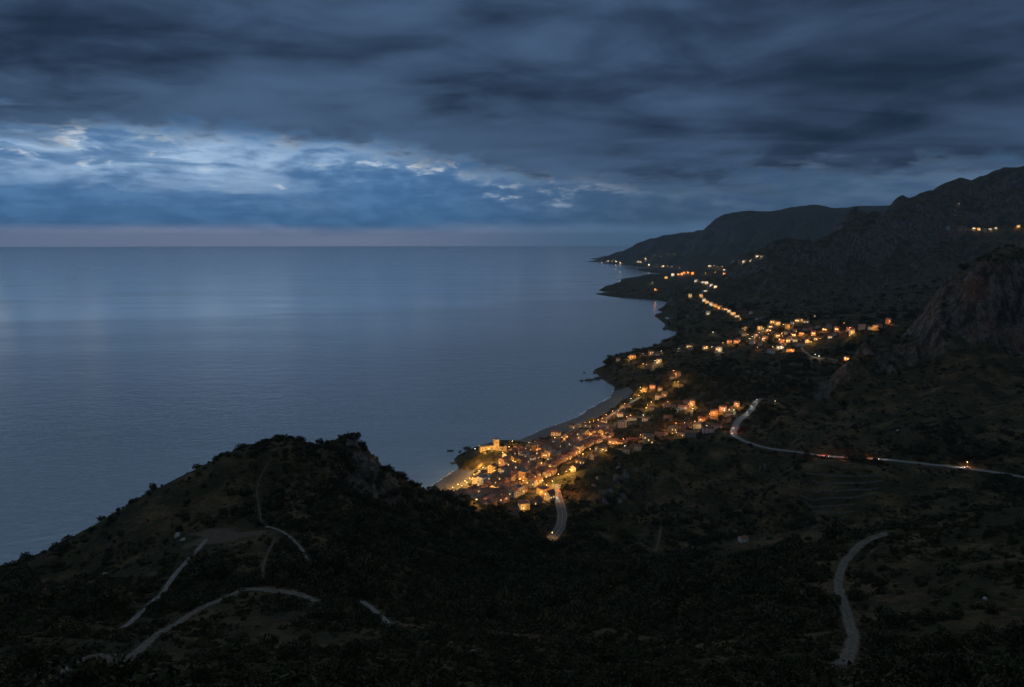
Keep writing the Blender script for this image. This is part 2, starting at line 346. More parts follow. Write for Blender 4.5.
def speckled(name, c1, c2, scale, rough=.85, bump=.3, dist=.05, spec=.3, per=0.0, detail=4):
    """two-tone noise material; per = how much each object's shade differs"""
    m, g, b = new_mat(name, c1, rough, spec)
    tc = g.N.new('ShaderNodeTexCoord').outputs['Object']
    f = g.ss(.36, .64, g.noise(tc, scale, detail))
    c = g.mix(f, c1, c2)
    if per:
        oi = g.N.new('ShaderNodeObjectInfo').outputs['Random']
        hs = g.N.new('ShaderNodeHueSaturation'); g.L.new(c, hs.inputs['Color']); g.L.new(g.ss(0, 1, oi, 1-per, 1+per), hs.inputs['Value']); c = hs.outputs[0]
    g.L.new(c, b.inputs['Base Color'])
    if bump: g.L.new(g.bump(g.noise(tc, scale*3, 3), bump, dist), b.inputs['Normal'])
    return m
def emit_mat(name, col, strength):
    m, g, b = new_mat(name, (.8, .75, .6), .4)
    b.inputs['Emission Color'].default_value = (*col, 1); b.inputs['Emission Strength'].default_value = strength
    return m

# terrain: maquis, dry grass, bare earth and rock by slope and patch
M_TERRAIN, g, b = new_mat('hillside_ground', rough=.95, spec=.1)
geo = g.N.new('ShaderNodeNewGeometry'); pos = geo.outputs['Position']
nz = g.xyz(geo.outputs['True Normal'])[2]
nb = g.noise(pos, 1/170, 4); nm = g.noise(pos, 1/26, 5, .6); nf = g.noise(pos, 1/4.5, 4, .6); nff = g.noise(pos, 1/1.1, 2)
grass = g.mix(g.ss(.38, .62, nf), (.046, .036, .016), (.118, .080, .040))
earth = g.mix(g.ss(.35, .65, nff), (.150, .092, .055), (.070, .047, .028))
green = g.mix(g.ss(.35, .65, nf), (.013, .015, .006), (.027, .028, .010))
base_c = g.mix(g.ss(.50, .60, g.add(g.mul(nb, .5), g.mul(nm, .5))), grass, earth)
veg = g.ss(.44, .54, g.add(g.mul(nm, .62), g.mul(nf, .38)))
base_c = g.mix(g.m('MULTIPLY', veg, .93), base_c, green)
strat = g.add(g.mul(g.noise(g.vscale(pos, (1/11, 1/11, 1/70)), 1, 6, .66, .5), .6), g.mul(g.noise(g.vscale(pos, (1/24, 1/24, 1/34)), 1, 6, .66, 1.0), .4))
rockc = g.mix(g.ss(.40, .62, strat), (.026, .023, .021), (.170, .145, .122))
red = g.ss(.52, .62, g.noise(pos, 1/60, 3))
rockc = g.mix(g.mul(red, .5), rockc, (.150, .078, .048))
rk = g.ss(.80, .60, g.add(nz, g.mul(g.sub(nm, .5), .35)))
col = g.mix(g.mul(rk, g.ss(.66, .50, nf)), base_c, rockc)
g.L.new(col, b.inputs['Base Color'])
hgt = g.add(g.mul(veg, .8), g.add(g.mul(nf, 1.2), g.mul(nff, .5)))
g.L.new(g.bump(hgt, .9, 1.2), b.inputs['Normal'])

def grid_mesh(name, X, Y, Hh, mat):
    nr, nt = X.shape
    me = bpy.data.meshes.new(name)
    idx = (np.arange(nr-1)[:, None]*nt + np.arange(nt-1)[None]).ravel()
    f = np.stack([idx, idx+1, idx+nt+1, idx+nt], 1)
    me.vertices.add(nr*nt); me.vertices.foreach_set('co', np.stack([X, Y, Hh], -1).astype(np.float32).ravel())
    me.loops.add(f.size); me.loops.foreach_set('vertex_index', f.astype(np.int32).ravel())
    me.polygons.add(len(f)); me.polygons.foreach_set('loop_start', np.arange(0, f.size, 4, dtype=np.int32))
    me.update(calc_edges=True)
    me.polygons.foreach_set('use_smooth', np.ones(len(f), dtype=bool))
    o = bpy.data.objects.new(name, me); COL.objects.link(o); me.materials.append(mat)
    return o
terrain = grid_mesh('terrain', XX, YY, H, M_TERRAIN); terrain['kind'] = 'structure'

# sea
M_SEA, g, b = new_mat('sea_water', (.080, .145, .215), .12, .5)
pos = g.N.new('ShaderNodeNewGeometry').outputs['Position']
dist = g.m('POWER', g.add(g.mul(g.xyz(pos)[0], g.xyz(pos)[0]), g.mul(g.xyz(pos)[1], g.xyz(pos)[1])), .5)
w1 = g.noise(g.vscale(pos, (1/16, 1/9, 1)), 1, 4, .6, .3); w2 = g.noise(g.vscale(pos, (1/60, 1/34, 1)), 1, 3, .55); w3 = g.noise(g.vscale(pos, (1/4.5, 1/3, 1)), 1, 2)
streak = g.noise(g.vscale(pos, (1/1500, 1/420, 1)), 1, 5, .6, .8)
h = g.add(g.mul(w1, 1.0), g.add(g.mul(w2, 1.6), g.mul(w3, .3)))
bp = g.N.new('ShaderNodeBump'); g.L.new(h, bp.inputs['Height']); bp.inputs['Distance'].default_value = 1.0
g.L.new(g.mul(g.ss(.3, .7, streak, .8, 1.0), g.ss(400, 4000, dist, .85, .12)), bp.inputs['Strength'])
g.L.new(bp.outputs[0], b.inputs['Normal'])
g.L.new(g.add(g.ss(500, 5000, dist, .10, .11), g.mul(g.ss(.38, .64, streak), g.ss(12000, 1500, dist, .035, .06))), b.inputs['Roughness'])
b.inputs['IOR'].default_value = 2.3
def ring_disc(name, rads, seg, z, mat):
    th = np.linspace(0, 2*np.pi, seg, endpoint=False); vs = [(0, 0, z)]; fs = []
    for r in rads: vs += [(r*math.cos(t), r*math.sin(t), z) for t in th]
    for i in range(seg): fs.append((0, 1+i, 1+(i+1) % seg))
    for k in range(len(rads)-1):
        a = 1+k*seg; c = a+seg
        for i in range(seg): fs.append((a+i, c+i, c+(i+1) % seg, a+(i+1) % seg))
    me = bpy.data.meshes.new(name); me.from_pydata(vs, [], fs); me.materials.append(mat)
    o = bpy.data.objects.new(name, me); COL.objects.link(o); return o
sea = ring_disc('sea', [300, 1000, 3000, 9000, 20000, 60000], 96, 0.0, M_SEA); sea['kind'] = 'structure'

# haze: the evening air
m = bpy.data.materials.new('haze_air'); m.use_nodes = True; nt = m.node_tree
nt.nodes.remove(nt.nodes['Principled BSDF'])
pv = nt.nodes.new('ShaderNodeVolumePrincipled'); pv.inputs['Color'].default_value = (.50, .76, 1, 1); pv.inputs['Density'].default_value = 2.2e-5
pv.inputs['Anisotropy'].default_value = 0.2
nt.links.new(pv.outputs[0], nt.nodes['Material Output'].inputs['Volume'])
bm = bmesh.new(); bmesh.ops.create_cube(bm, size=1.0)
bmesh.ops.scale(bm, vec=(124000, 124000, 1160), verts=bm.verts); bmesh.ops.translate(bm, vec=(0, 0, 1160/2-120), verts=bm.verts)
me = bpy.data.meshes.new('haze'); bm.to_mesh(me); bm.free(); me.materials.append(m)
haze = bpy.data.objects.new('haze', me); COL.objects.link(haze); haze['kind'] = 'stuff'; haze['label'] = 'thin blue evening haze over the sea and the far mountains'

# ------------------------------------------------------------------ sky: heavy dusk overcast with a brighter break low over the sea
SUN_EL, SUN_AZ = 10.0, -22.0        # degrees; azimuth from +Y towards +X
w = bpy.data.worlds.new('World'); SC.world = w; w.use_nodes = True
g = NG(w.node_tree); bg = g.N['Background']
dirn = g.N.new('ShaderNodeTexCoord').outputs['Generated']
x, y, z = g.xyz(dirn)
el = g.mul(g.m('ARCSINE', z), 57.2958); az = g.mul(g.m('ARCTAN2', x, y), 57.2958)
zc = g.add(g.m('MAXIMUM', z, 0.0), .10)
plane = g.comb(g.m('DIVIDE', x, zc), g.m('DIVIDE', y, zc), 0.0)
ang = g.comb(g.mul(az, .055), g.mul(el, .22), 0.0)
big = g.noise(g.vscale(plane, (.36, .62, 1)), 1, 4, .47, .4)
mid = g.noise(g.vscale(plane, (.95, 1.7, 1)), 1, 5, .5, .5)
puff = g.noise(ang, 1.0, 6, .58, .35); ang2 = g.comb(g.mul(az, .085), g.mul(el, .20), 0.0); puff2 = g.noise(g.vscale(ang2, (1.5, 1.9, 1)), 1, 7, .60, .5); puff3 = g.noise(g.vscale(ang2, (4.2, 5.2, 1)), 1, 6, .60, .12)
wide = g.noise(g.vscale(ang, (.7, .55, 1)), 1, 3, .5, .2)
sky = g.N.new('ShaderNodeTexSky'); sky.sky_type = 'NISHITA'; sky.sun_disc = False
sky.sun_elevation = R(SUN_EL); sky.sun_rotation = R(SUN_AZ); sky.altitude = 300
left = g.ss(15, -12, az)           # the bright side of the sky
# dark deck
lump = g.noise(g.vscale(ang2, (1.0, 1.5, 1)), 1, 6, .56, .5)
dk = g.ss(.37, .64, g.add(g.add(g.mul(big, .42), g.mul(mid, .30)), g.mul(lump, .28)))
deck = g.mix(dk, (.0052, .0122, .0280), (.052, .094, .172))
deck = g.mix(g.mul(g.ss(10, 26, az), .25), deck, (.018, .030, .054))
deck = g.mix(g.mul(g.ss(13.0, 8.5, g.add(el, g.mul(g.sub(puff2, .5), 11.0))), g.mul(left, .70)), deck, (.054, .098, .172))
seaside = g.mul(g.ss(70, 20, g.m('ABSOLUTE', g.add(az, 30))), g.ss(62, 40, el))
over = g.mix(seaside, (.106, .146, .190), (.160, .230, .320))
deck = g.mix(g.ss(18.5, 29, el), deck, over)
# low sky: blue bank with pale broken light above it
e2 = g.add(el, g.mul(g.sub(puff, .5), 5.0)); e3 = g.add(e2, g.add(g.mul(g.sub(puff2, .5), 6.0), g.mul(g.sub(puff3, .5), 4.5)))
edge = g.ss(-14, 6, az, 7.6, 4.9); bank_top = g.ss(-14, 4, az, 4.3, 3.3)
patch = g.ss(.43, .585, g.add(g.add(g.mul(puff2, .40), g.mul(puff3, .22)), g.mul(wide, .38)))
band = g.ss(-2.0, 2.6, g.sub(e2, bank_top))
lay = g.noise(g.comb(g.mul(az, .045), g.mul(g.add(el, g.mul(g.sub(puff2, .5), 2.0)), .62), 3.7), 1.0, 4, .55, .2)
light = g.mul(g.mul(band, g.add(g.mul(patch, .92), .08)), g.ss(.40, .56, lay, .22, 1.0))
bank = g.mix(left, (.034, .070, .136), (.044, .122, .262))
bank = g.mix(g.ss(.40, .62, puff3), bank, g.mix(left, (.046, .086, .152), (.062, .158, .320)))
pale = g.mix(left, (.125, .200, .295), (.340, .490, .680))
nz_ = g.N.new('ShaderNodeMix'); nz_.data_type = 'RGBA'; nz_.blend_type = 'ADD'; nz_.inputs[0].default_value = .0004
g.L.new(pale, nz_.inputs[6]); g.L.new(sky.outputs[0], nz_.inputs[7]); pale = nz_.outputs[2]
low = g.mix(light, bank, pale)
low = g.mix(g.mul(g.mul(left, g.ss(-.8, .8, g.sub(e3, g.sub(edge, 1.2)))), g.mul(g.ss(.50, .64, puff3), g.ss(.42, .54, puff))), low, (.66, .71, .75))
strip = g.mix(g.ss(10, -16, az), (.100, .185, .310), (.335, .365, .520))
low = g.mix(g.ss(.5, 1.8, g.add(el, g.mul(g.sub(puff, .5), 2.4))), strip, low)
c = g.mix(g.ss(-1.3, 1.3, g.sub(e3, edge)), low, deck)
g.L.new(c, bg.inputs['Color']); bg.inputs['Strength'].default_value = 1.28

sl_ = bpy.data.lights.new('sun', 'SUN'); sl_.energy = 0.105; sl_.angle = R(76); sl_.color = (.78, .88, 1.0)
sun = bpy.data.objects.new('sun', sl_); COL.objects.link(sun)
_d = Vector((math.sin(R(SUN_AZ))*math.cos(R(SUN_EL)), math.cos(R(SUN_AZ))*math.cos(R(SUN_EL)), math.sin(R(SUN_EL))))
sun.rotation_euler = _d.to_track_quat('Z', 'Y').to_euler()
SC.view_settings.view_transform = 'Standard'; SC.view_settings.look = 'None'; SC.view_settings.exposure = 0; SC.view_settings.gamma = 1
SC.render.engine = 'CYCLES'
cy = SC.cycles
cy.use_denoising = True; cy.denoiser = 'OPENIMAGEDENOISE'
cy.max_bounces = 4; cy.diffuse_bounces = 2; cy.glossy_bounces = 2; cy.volume_bounces = 0; cy.transparent_max_bounces = 6
cy.caustics_reflective = False; cy.caustics_refractive = False
cy.sample_clamp_indirect = 2.0; cy.sample_clamp_direct = 12.0
# ------------------------------------------------------------------ object helpers
def tag(o, label=None, cat=None, group=None, kind=None):
    if label: o['label'] = label
    if cat: o['category'] = cat
    if group: o['group'] = group
    if kind: o['kind'] = kind
    return o
def empty(name, loc, rz=0.0):
    o = bpy.data.objects.new(name, None); COL.objects.link(o); o.location = [float(q) for q in loc]; o.rotation_euler = (0, 0, rz); o.empty_display_size = .5
    return o
def inst(name, me, parent=None, loc=(0, 0, 0), rot=(0, 0, 0), scale=(1, 1, 1)):
    o = bpy.data.objects.new(name, me); COL.objects.link(o); o.parent = parent
    o.location = [float(q) for q in loc]; o.rotation_euler = rot; o.scale = scale if hasattr(scale, '__len__') else (scale,)*3
    return o
class MB:
    """collects shapes for one mesh"""
    def __init__(s): s.bm = bmesh.new()
    def box(s, lo, hi, bevel=0.0, rz=0.0):
        r = bmesh.ops.create_cube(s.bm, size=1.0); vs = r['verts']
        bmesh.ops.scale(s.bm, vec=[hi[i]-lo[i] for i in range(3)], verts=vs)
        if rz: bmesh.ops.rotate(s.bm, cent=(0, 0, 0), matrix=Matrix.Rotation(rz, 3, 'Z'), verts=vs)
        bmesh.ops.translate(s.bm, vec=[(hi[i]+lo[i])/2 for i in range(3)], verts=vs)
        if bevel:
            es = list({e for v in vs for e in v.link_edges}); bmesh.ops.bevel(s.bm, geom=es, offset=bevel, segments=2, affect='EDGES')
        return s
    def cyl(s, c, r, h, seg=10, r2=None, rot=None):
        r_ = bmesh.ops.create_cone(s.bm, cap_ends=True, segments=seg, radius1=r, radius2=r if r2 is None else r2, depth=h); vs = r_['verts']
        if rot is not None: bmesh.ops.rotate(s.bm, cent=(0, 0, 0), matrix=rot, verts=vs)
        bmesh.ops.translate(s.bm, vec=c, verts=vs); return s
    def ball(s, c, r, sub=1):
        vs = bmesh.ops.create_icosphere(s.bm, subdivisions=sub, radius=r)['verts']; bmesh.ops.translate(s.bm, vec=c, verts=vs); return s
    def poly(s, vs, fs):
        v = [s.bm.verts.new(q) for q in vs]
        for f in fs: s.bm.faces.new([v[i] for i in f])
        return s
    def mesh(s, name, *mats):
        bmesh.ops.recalc_face_normals(s.bm, faces=s.bm.faces)
        me = bpy.data.meshes.new(name); s.bm.to_mesh(me); s.bm.free()
        for m in mats: me.materials.append(m)
        return me
def gz(x, y): return float(hat(x, y))
ORD = ['nearest', 'second nearest', 'third nearest', 'fourth nearest', 'fifth nearest', 'sixth nearest', 'seventh nearest', 'eighth nearest', 'ninth nearest', 'tenth nearest', 'eleventh nearest', 'twelfth nearest', 'thirteenth nearest', 'fourteenth nearest', 'fifteenth nearest']
ORDL = ['leftmost', 'second from left', 'third from left', 'fourth from left', 'fifth from left', 'sixth from left', 'seventh from left', 'eighth from left', 'ninth from left', 'tenth from left', 'eleventh from left', 'twelfth from left', 'thirteenth from left', 'fourteenth from left', 'fifteenth from left', 'sixteenth from left', 'seventeenth from left', 'eighteenth from left']
def project(x, y, z):
    dz = z-CAM_Z; f = y*cp - dz*sp; up = y*sp + dz*cp
    return 512+FPX*x/f, 343.5-FPX*up/f
def near(px, py, key): c = PATHS[key][0]; return float(np.hypot(c[:, 0]-px, c[:, 1]-py).min())

# ------------------------------------------------------------------ road surfaces
M_ASPHD = speckled('dark_asphalt', (.060, .060, .062), (.095, .094, .092), 30, .85, .2, .01)
M_ASPH = speckled('road_asphalt', (.110, .110, .110), (.165, .163, .158), 30, .85, .2, .01)
def track_mat(name, c1, c2, scale):
    """worn surface that frays into the hillside ground at its edges, with a grassy middle"""
    m, g, b = new_mat(name, c1, .95, .15)
    pos = g.N.new('ShaderNodeNewGeometry').outputs['Position']
    at = g.N.new('ShaderNodeAttribute'); at.attribute_name = 'across'; ac = g.m('ABSOLUTE', at.outputs['Fac'])
    n1 = g.noise(pos, scale, 5, .65); n2 = g.noise(pos, 1/9, 4, .6)
    c = g.mix(g.ss(.36, .64, n1), c1, c2)
    soil = g.mix(g.ss(.4, .6, n1), (.028, .025, .012), (.070, .050, .028))
    worn = g.ss(.62, .98, g.add(ac, g.mul(g.sub(n2, .5), 1.0)))
    mid = g.mul(g.ss(.16, .02, ac), g.ss(.45, .60, n2))
    c = g.mix(g.m('MAXIMUM', worn, g.mul(mid, .7)), c, soil)
    g.L.new(c, b.inputs['Base Color']); g.L.new(g.bump(n1, .6, .15), b.inputs['Normal'])
    return m
M_CONC = track_mat('track_concrete', (.105, .098, .088), (.200, .188, .170), .6)
M_DIRT = track_mat('track_dirt', (.052, .037, .025), (.105, .078, .055), .9)
M_PALE = track_mat('track_gravel', (.078, .067, .054), (.155, .136, .114), .7)
M_PAINT = speckled('road_paint', (.36, .36, .35), (.20, .20, .20), 4, .6, 0)
def ribbon(name, key, width, mat, off=.12, shift=0.0, jag=.25, cols=5, kind='structure', c=None):
    c = PATHS[key][0] if c is None else c
    c = spline(c[::2], 1.6 if width < 7 or cols < 5 else 2.0)
    t = np.gradient(c[:, :2], axis=0); t /= np.linalg.norm(t, axis=1)[:, None]; nrm = np.column_stack([-t[:, 1], t[:, 0]])
    wv = 1 + jag*(perlin(c[:, 0]/17+3, c[:, 1]/17) + .25*perlin(c[:, 0]/4+3, c[:, 1]/4))
    wl = 1 + jag*(perlin(c[:, 0]/13+9, c[:, 1]/13+4) + .25*perlin(c[:, 0]/4+9, c[:, 1]/4))
    vs = []; fs = []
    for k in range(len(c)):
        for j in range(cols):
            s = -1 + 2*j/(cols-1)
            p = c[k, :2] + nrm[k]*(shift + s*width/2*(wv[k] if s > 0 else wl[k]))
            vs.append((p[0], p[1], max(gz(*p), 0) + off*(1 if abs(s) < .99 or cols < 4 else .35)))
    for k in range(len(c)-1):
        for j in range(cols-1):
            a = k*cols+j; fs.append((a, a+1, a+cols+1, a+cols))
    me = bpy.data.meshes.new(name); me.from_pydata(vs, [], fs); me.materials.append(mat)
    at = me.attributes.new('across', 'FLOAT', 'POINT'); at.data.foreach_set('value', np.tile(np.linspace(-1, 1, cols), len(c)).astype(np.float32))
    o = bpy.data.objects.new(name, me); COL.objects.link(o)
    return tag(o, kind=kind)
ribbon('coast_road', 'coast_road', 8.0, M_ASPH, .16, jag=0)
ribbon('town_road', 'town_road', 9.0, M_ASPHD, .16, jag=0)
ribbon('promenade_road', 'promenade', 5.0, M_ASPHD, .16, jag=0)
ribbon('beach_street', 'beach_street', 6.0, M_ASPH, .16, jag=0)
ribbon('village_road', 'village_road', 7.0, M_CONC, .2, jag=0)
ribbon('village_lane', 'village_lane', 8.0, M_ASPH, .3, jag=0)
ribbon('hill_road', 'hill_road', 4.4, M_PALE, .32, jag=0.15)
ribbon('saddle_track', 'saddle_track', 3.0, M_CONC, .32, jag=0.2)
ribbon('ridge_track', 'ridge_track', 4.0, M_PALE, .32, jag=0.3)
ribbon('branch_track', 'branch_track', 2.4, M_CONC, .32, jag=0.3)
ribbon('lower_track', 'lower_track', 2.8, M_CONC, .32, jag=0.3)
ribbon('knoll_path', 'knoll_path', 1.7, M_DIRT, .32, jag=.5)
ribbon('slope_path', 'slope_path', 2.0, M_DIRT, .32, jag=.5)
ribbon('quarry_path', 'quarry_path', 3.0, M_DIRT, .32, jag=.4)
ribbon('gully_path', 'gully_path', 2.4, M_DIRT, .32, jag=.4)
for key, wd in (('coast_road', 8.0), ('town_road', 9.0)):
    ribbon('road_markings', key, .30, M_PAINT, .19, wd/2-.45, 0, 2); ribbon('road_markings', key, .30, M_PAINT, .19, -wd/2+.45, 0, 2)
    ribbon('road_markings', key, .22, M_PAINT, .19, 0, 0, 2)
# dirt clearing on the saddle
cc, cr = CLEAR
vs = [(cc[0], cc[1], gz(cc[0], cc[1])+.1)]; fs = []
for ring in range(1, 7):
    for k in range(36):
        a = k/36*2*math.pi; q = ring/6*cr*(.95 + .3*math.sin(3*a+1) + .2*math.sin(5*a))
        px, py = cc[0]+1.55*q*math.cos(a), cc[1]+.8*q*math.sin(a); vs.append((px, py, gz(px, py) + (.1 if ring < 6 else -.1)))
for k in range(36): fs.append((0, 1+k, 1+(k+1) % 36))
for ring in range(5):
    for k in range(36):
        a = 1+ring*36; fs.append((a+k, a+36+k, a+36+(k+1) % 36, a+(k+1) % 36))
me = bpy.data.meshes.new('dirt_clearing'); me.from_pydata(vs, [], fs); me.materials.append(M_DIRT)
at = me.attributes.new('across', 'FLOAT', 'POINT'); at.data.foreach_set('value', np.array([.3] + [max(.3, (k_//36+1)/6) for k_ in range(216)], dtype=np.float32))
tag(inst('dirt_clearing', me), kind='structure')

# beach strips and the line of surf
M_SHINGLE = speckled('beach_shingle', (.090, .087, .084), (.150, .143, .135), .25, .95, .4, .1)
M_SURF, g, b = new_mat('surf_foam', (.75, .78, .80), .6)
pos = g.N.new('ShaderNodeNewGeometry').outputs['Position']
g.L.new(g.ss(.44, .60, g.noise(pos, 1/5.0, 4, .65)), b.inputs['Alpha'])
def resample(pts, n):
    pts = np.array(pts); d = np.concatenate([[0], np.cumsum(np.linalg.norm(np.diff(pts, axis=0), axis=1))]); t = np.linspace(0, d[-1], n)
    return np.column_stack([np.interp(t, d, pts[:, k]) for k in range(pts.shape[1])])
def strip(name, lo_px, hi_px, n, m, mat, off):
    lo = resample(smooth(spline([cast(u, v)[:2] for u, v in lo_px], 4), 4), n); hi = resample(smooth(spline([cast(u, v)[:2] for u, v in hi_px], 4), 4), n)
    vs = []; fs = []
    for i in range(n):
        for j in range(m):
            p = lo[i] + (hi[i]-lo[i])*(j/(m-1)*1.12 - .12); vs.append((p[0], p[1], max(gz(*p), -.6) + off))
    for i in range(n-1):
        for j in range(m-1): a = i*m+j; fs.append((a, a+1, a+m+1, a+m))
    me = bpy.data.meshes.new(name); me.from_pydata(vs, [], fs); me.materials.append(mat); o = inst(name, me); return tag(o, kind='structure')
MAIN_LO = [(512, 441), (532, 435.4), (550, 427.5), (571, 420.5), (588, 410), (600, 403.5), (611, 396.5), (614.5, 391)]
MAIN_HI = [(530, 443), (545, 437.5), (562, 433), (583, 424), (603, 415), (622, 402), (633, 393), (628, 387)]
SMALL_LO = [(436, 486), (446, 477.5), (455, 471.5), (461, 470)]; SMALL_HI = [(444, 494), (458, 486.5), (470, 478), (476, 470)]
strip('beach', MAIN_LO, MAIN_HI, 90, 10, M_SHINGLE, .3); strip('beach', SMALL_LO, SMALL_HI, 40, 10, M_SHINGLE, .3)
def surf(px):
    c = smooth(spline([cast(u, v)[:2] for u, v in px], 4), 6); ribbon('surf', None, 4.2, M_SURF, .09, 0, .9, 5, 'structure', np.column_stack([c, np.zeros(len(c))]))
# the waterline itself: walk the zero contour next to the traced line
def waterline(px):
    out = []
    for u, v in px:
        p = cast(u, v); best = p
        for k in np.linspace(-45, 45, 181):
            q = (p[0]-k*.85, p[1]+k*.5)
            if gz(*q) < 0.0 and k > -44: best = q; break
        out.append(project(best[0]-1.2, best[1]+.7, 0))
    return out
surf(waterline(MAIN_LO[1:])); surf(waterline(SMALL_LO[:3]))
# ------------------------------------------------------------------ houses
WALLC = {'cream': (.52, .45, .34), 'ochre': (.48, .33, .16), 'pink': (.46, .29, .23), 'white': (.62, .60, .56), 'grey': (.33, .32, .31)}
M_WALL = {k: speckled('plaster_'+k, c, tuple(q*.72 for q in c), .55, .9, .2, .02, .2, .12) for k, c in WALLC.items()}
M_TILE = speckled('terracotta_tiles', (.270, .125, .080), (.160, .080, .056), 1.6, .85, .6, .05, .2, .3)
M_FLAT = speckled('roof_screed', (.20, .19, .18), (.13, .125, .12), .8, .9, .2, .02, .2, .2)
M_DARKWIN, _, _ = new_mat('dark_glass', (.02, .025, .03), .15, .5)
M_DOOR = speckled('door_wood', (.10, .06, .035), (.06, .035, .02), 6, .6, .1)
M_LITWIN = emit_mat('lit_window', (1.0, .58, .20), 2.2)
M_SHUT = speckled('shutter_green', (.05, .08, .05), (.03, .05, .035), 3, .6, 0)
TYPES = {'small': (8.5, 7.5, 5.6, 'gable'), 'tall': (8.5, 8.5, 9.0, 'gable'), 'long': (14, 8.0, 6.2, 'gable'), 'square': (10.5, 10, 7.6, 'hip'), 'block': (13, 10, 10.0, 'flat')}
PM = {}
def wall_mesh(t, c):
    if ('w', t, c) not in PM:
        w, d, h, rf = TYPES[t]; m = MB(); zb = -5.0
        if rf == 'gable':
            rise = d*.24
            vs = [(-w/2, -d/2, zb), (w/2, -d/2, zb), (w/2, d/2, zb), (-w/2, d/2, zb), (-w/2, -d/2, h), (w/2, -d/2, h), (w/2, d/2, h), (-w/2, d/2, h), (-w/2, 0, h+rise), (w/2, 0, h+rise)]
            m.poly(vs, [(0, 3, 2, 1), (0, 1, 5, 4), (2, 3, 7, 6), (1, 2, 6, 9, 5), (3, 0, 4, 8, 7), (4, 5, 9, 8), (6, 7, 8, 9)])
        else:
            m.box((-w/2, -d/2, zb), (w/2, d/2, h))
            if rf == 'flat':     # parapet
                for lo, hi in (((-w/2, -d/2, h), (w/2, -d/2+.3, h+.8)), ((-w/2, d/2-.3, h), (w/2, d/2, h+.8)), ((-w/2, -d/2+.3, h), (-w/2+.3, d/2-.3, h+.8)), ((w/2-.3, -d/2+.3, h), (w/2, d/2-.3, h+.8))): m.box(lo, hi)
        PM['w', t, c] = m.mesh('house_wall', M_WALL[c])
    return PM['w', t, c]
def roof_mesh(t):
    if ('r', t) not in PM:
        w, d, h, rf = TYPES[t]; m = MB(); e = .45; th = .22
        if rf == 'gable':
            rise = d*.24; sl = rise/(d/2); zl = h - e*sl
            for s in (-1, 1):
                v = [(-w/2-e, 0, h+rise), (w/2+e, 0, h+rise), (w/2+e, s*(d/2+e), zl), (-w/2-e, s*(d/2+e), zl)]
                v = [(x, y, z+.03) for x, y, z in v] + [(x, y, z+.03+th) for x, y, z in v]
                m.poly(v, [(0, 1, 2, 3), (7, 6, 5, 4), (0, 3, 7, 4), (1, 5, 6, 2), (2, 6, 7, 3), (0, 4, 5, 1)])
            m.cyl((0, 0, h+rise+th+.02), .16, w+2*e, 8, rot=Matrix.Rotation(math.pi/2, 3, 'Y'))
        elif rf == 'hip':
            rise = d*.26; rl = (w-d)/2+.6
            v = [(-w/2-e, -d/2-e, h), (w/2+e, -d/2-e, h), (w/2+e, d/2+e, h), (-w/2-e, d/2+e, h)]
            v += [(x, y, h+th) for x, y, _ in v] + [(-rl, 0, h+rise), (rl, 0, h+rise)]
            m.poly(v, [(3, 2, 1, 0), (0, 1, 5, 4), (1, 2, 6, 5), (2, 3, 7, 6), (3, 0, 4, 7), (4, 5, 9, 8), (6, 7, 8, 9), (5, 6, 9), (7, 4, 8)])
        else: m.box((-w/2+.31, -d/2+.31, h+.02), (w/2-.31, d/2-.31, h+.16)).box((w*.12, -1.2, h+.16), (w*.12+2.4, 1.4, h+2.2))
        PM['r', t] = m.mesh('house_roof', M_FLAT if rf == 'flat' else M_TILE)
    return PM['r', t]
M_CHIM = speckled('chimney_brick', (.26, .17, .13), (.18, .12, .09), 3, .9, .2, .02)
PM['chim'] = MB().box((-.32, -.32, -1.2), (.32, .32, 1.0)).box((-.42, -.42, 1.0), (.42, .42, 1.16)).mesh('house_chimney', M_CHIM)
def win_mesh(lit):
    if ('win', lit) not in PM:
        PM['win', lit] = MB().box((-.55, -.06, -.75), (.55, .04, .75)).mesh('house_window', M_LITWIN if lit else M_DARKWIN)
        PM['frame'] = MB().box((-.70, -.10, -.90), (-.55, .03, .90)).box((.55, -.10, -.90), (.70, .03, .90)).box((-.55, -.10, .75), (.55, .03, .90)).box((-.55, -.16, -.90), (.55, .03, -.75)).mesh('window_frame', M_WALL['white'])
    return PM['win', lit]
PM['door'] = MB().box((-.6, -.07, 0), (.6, .04, 2.2)).mesh('house_door', M_DOOR)
HOUSES = []                 # (x, y, radius, root, facts)
LAMPS = []                  # ground points of lamps
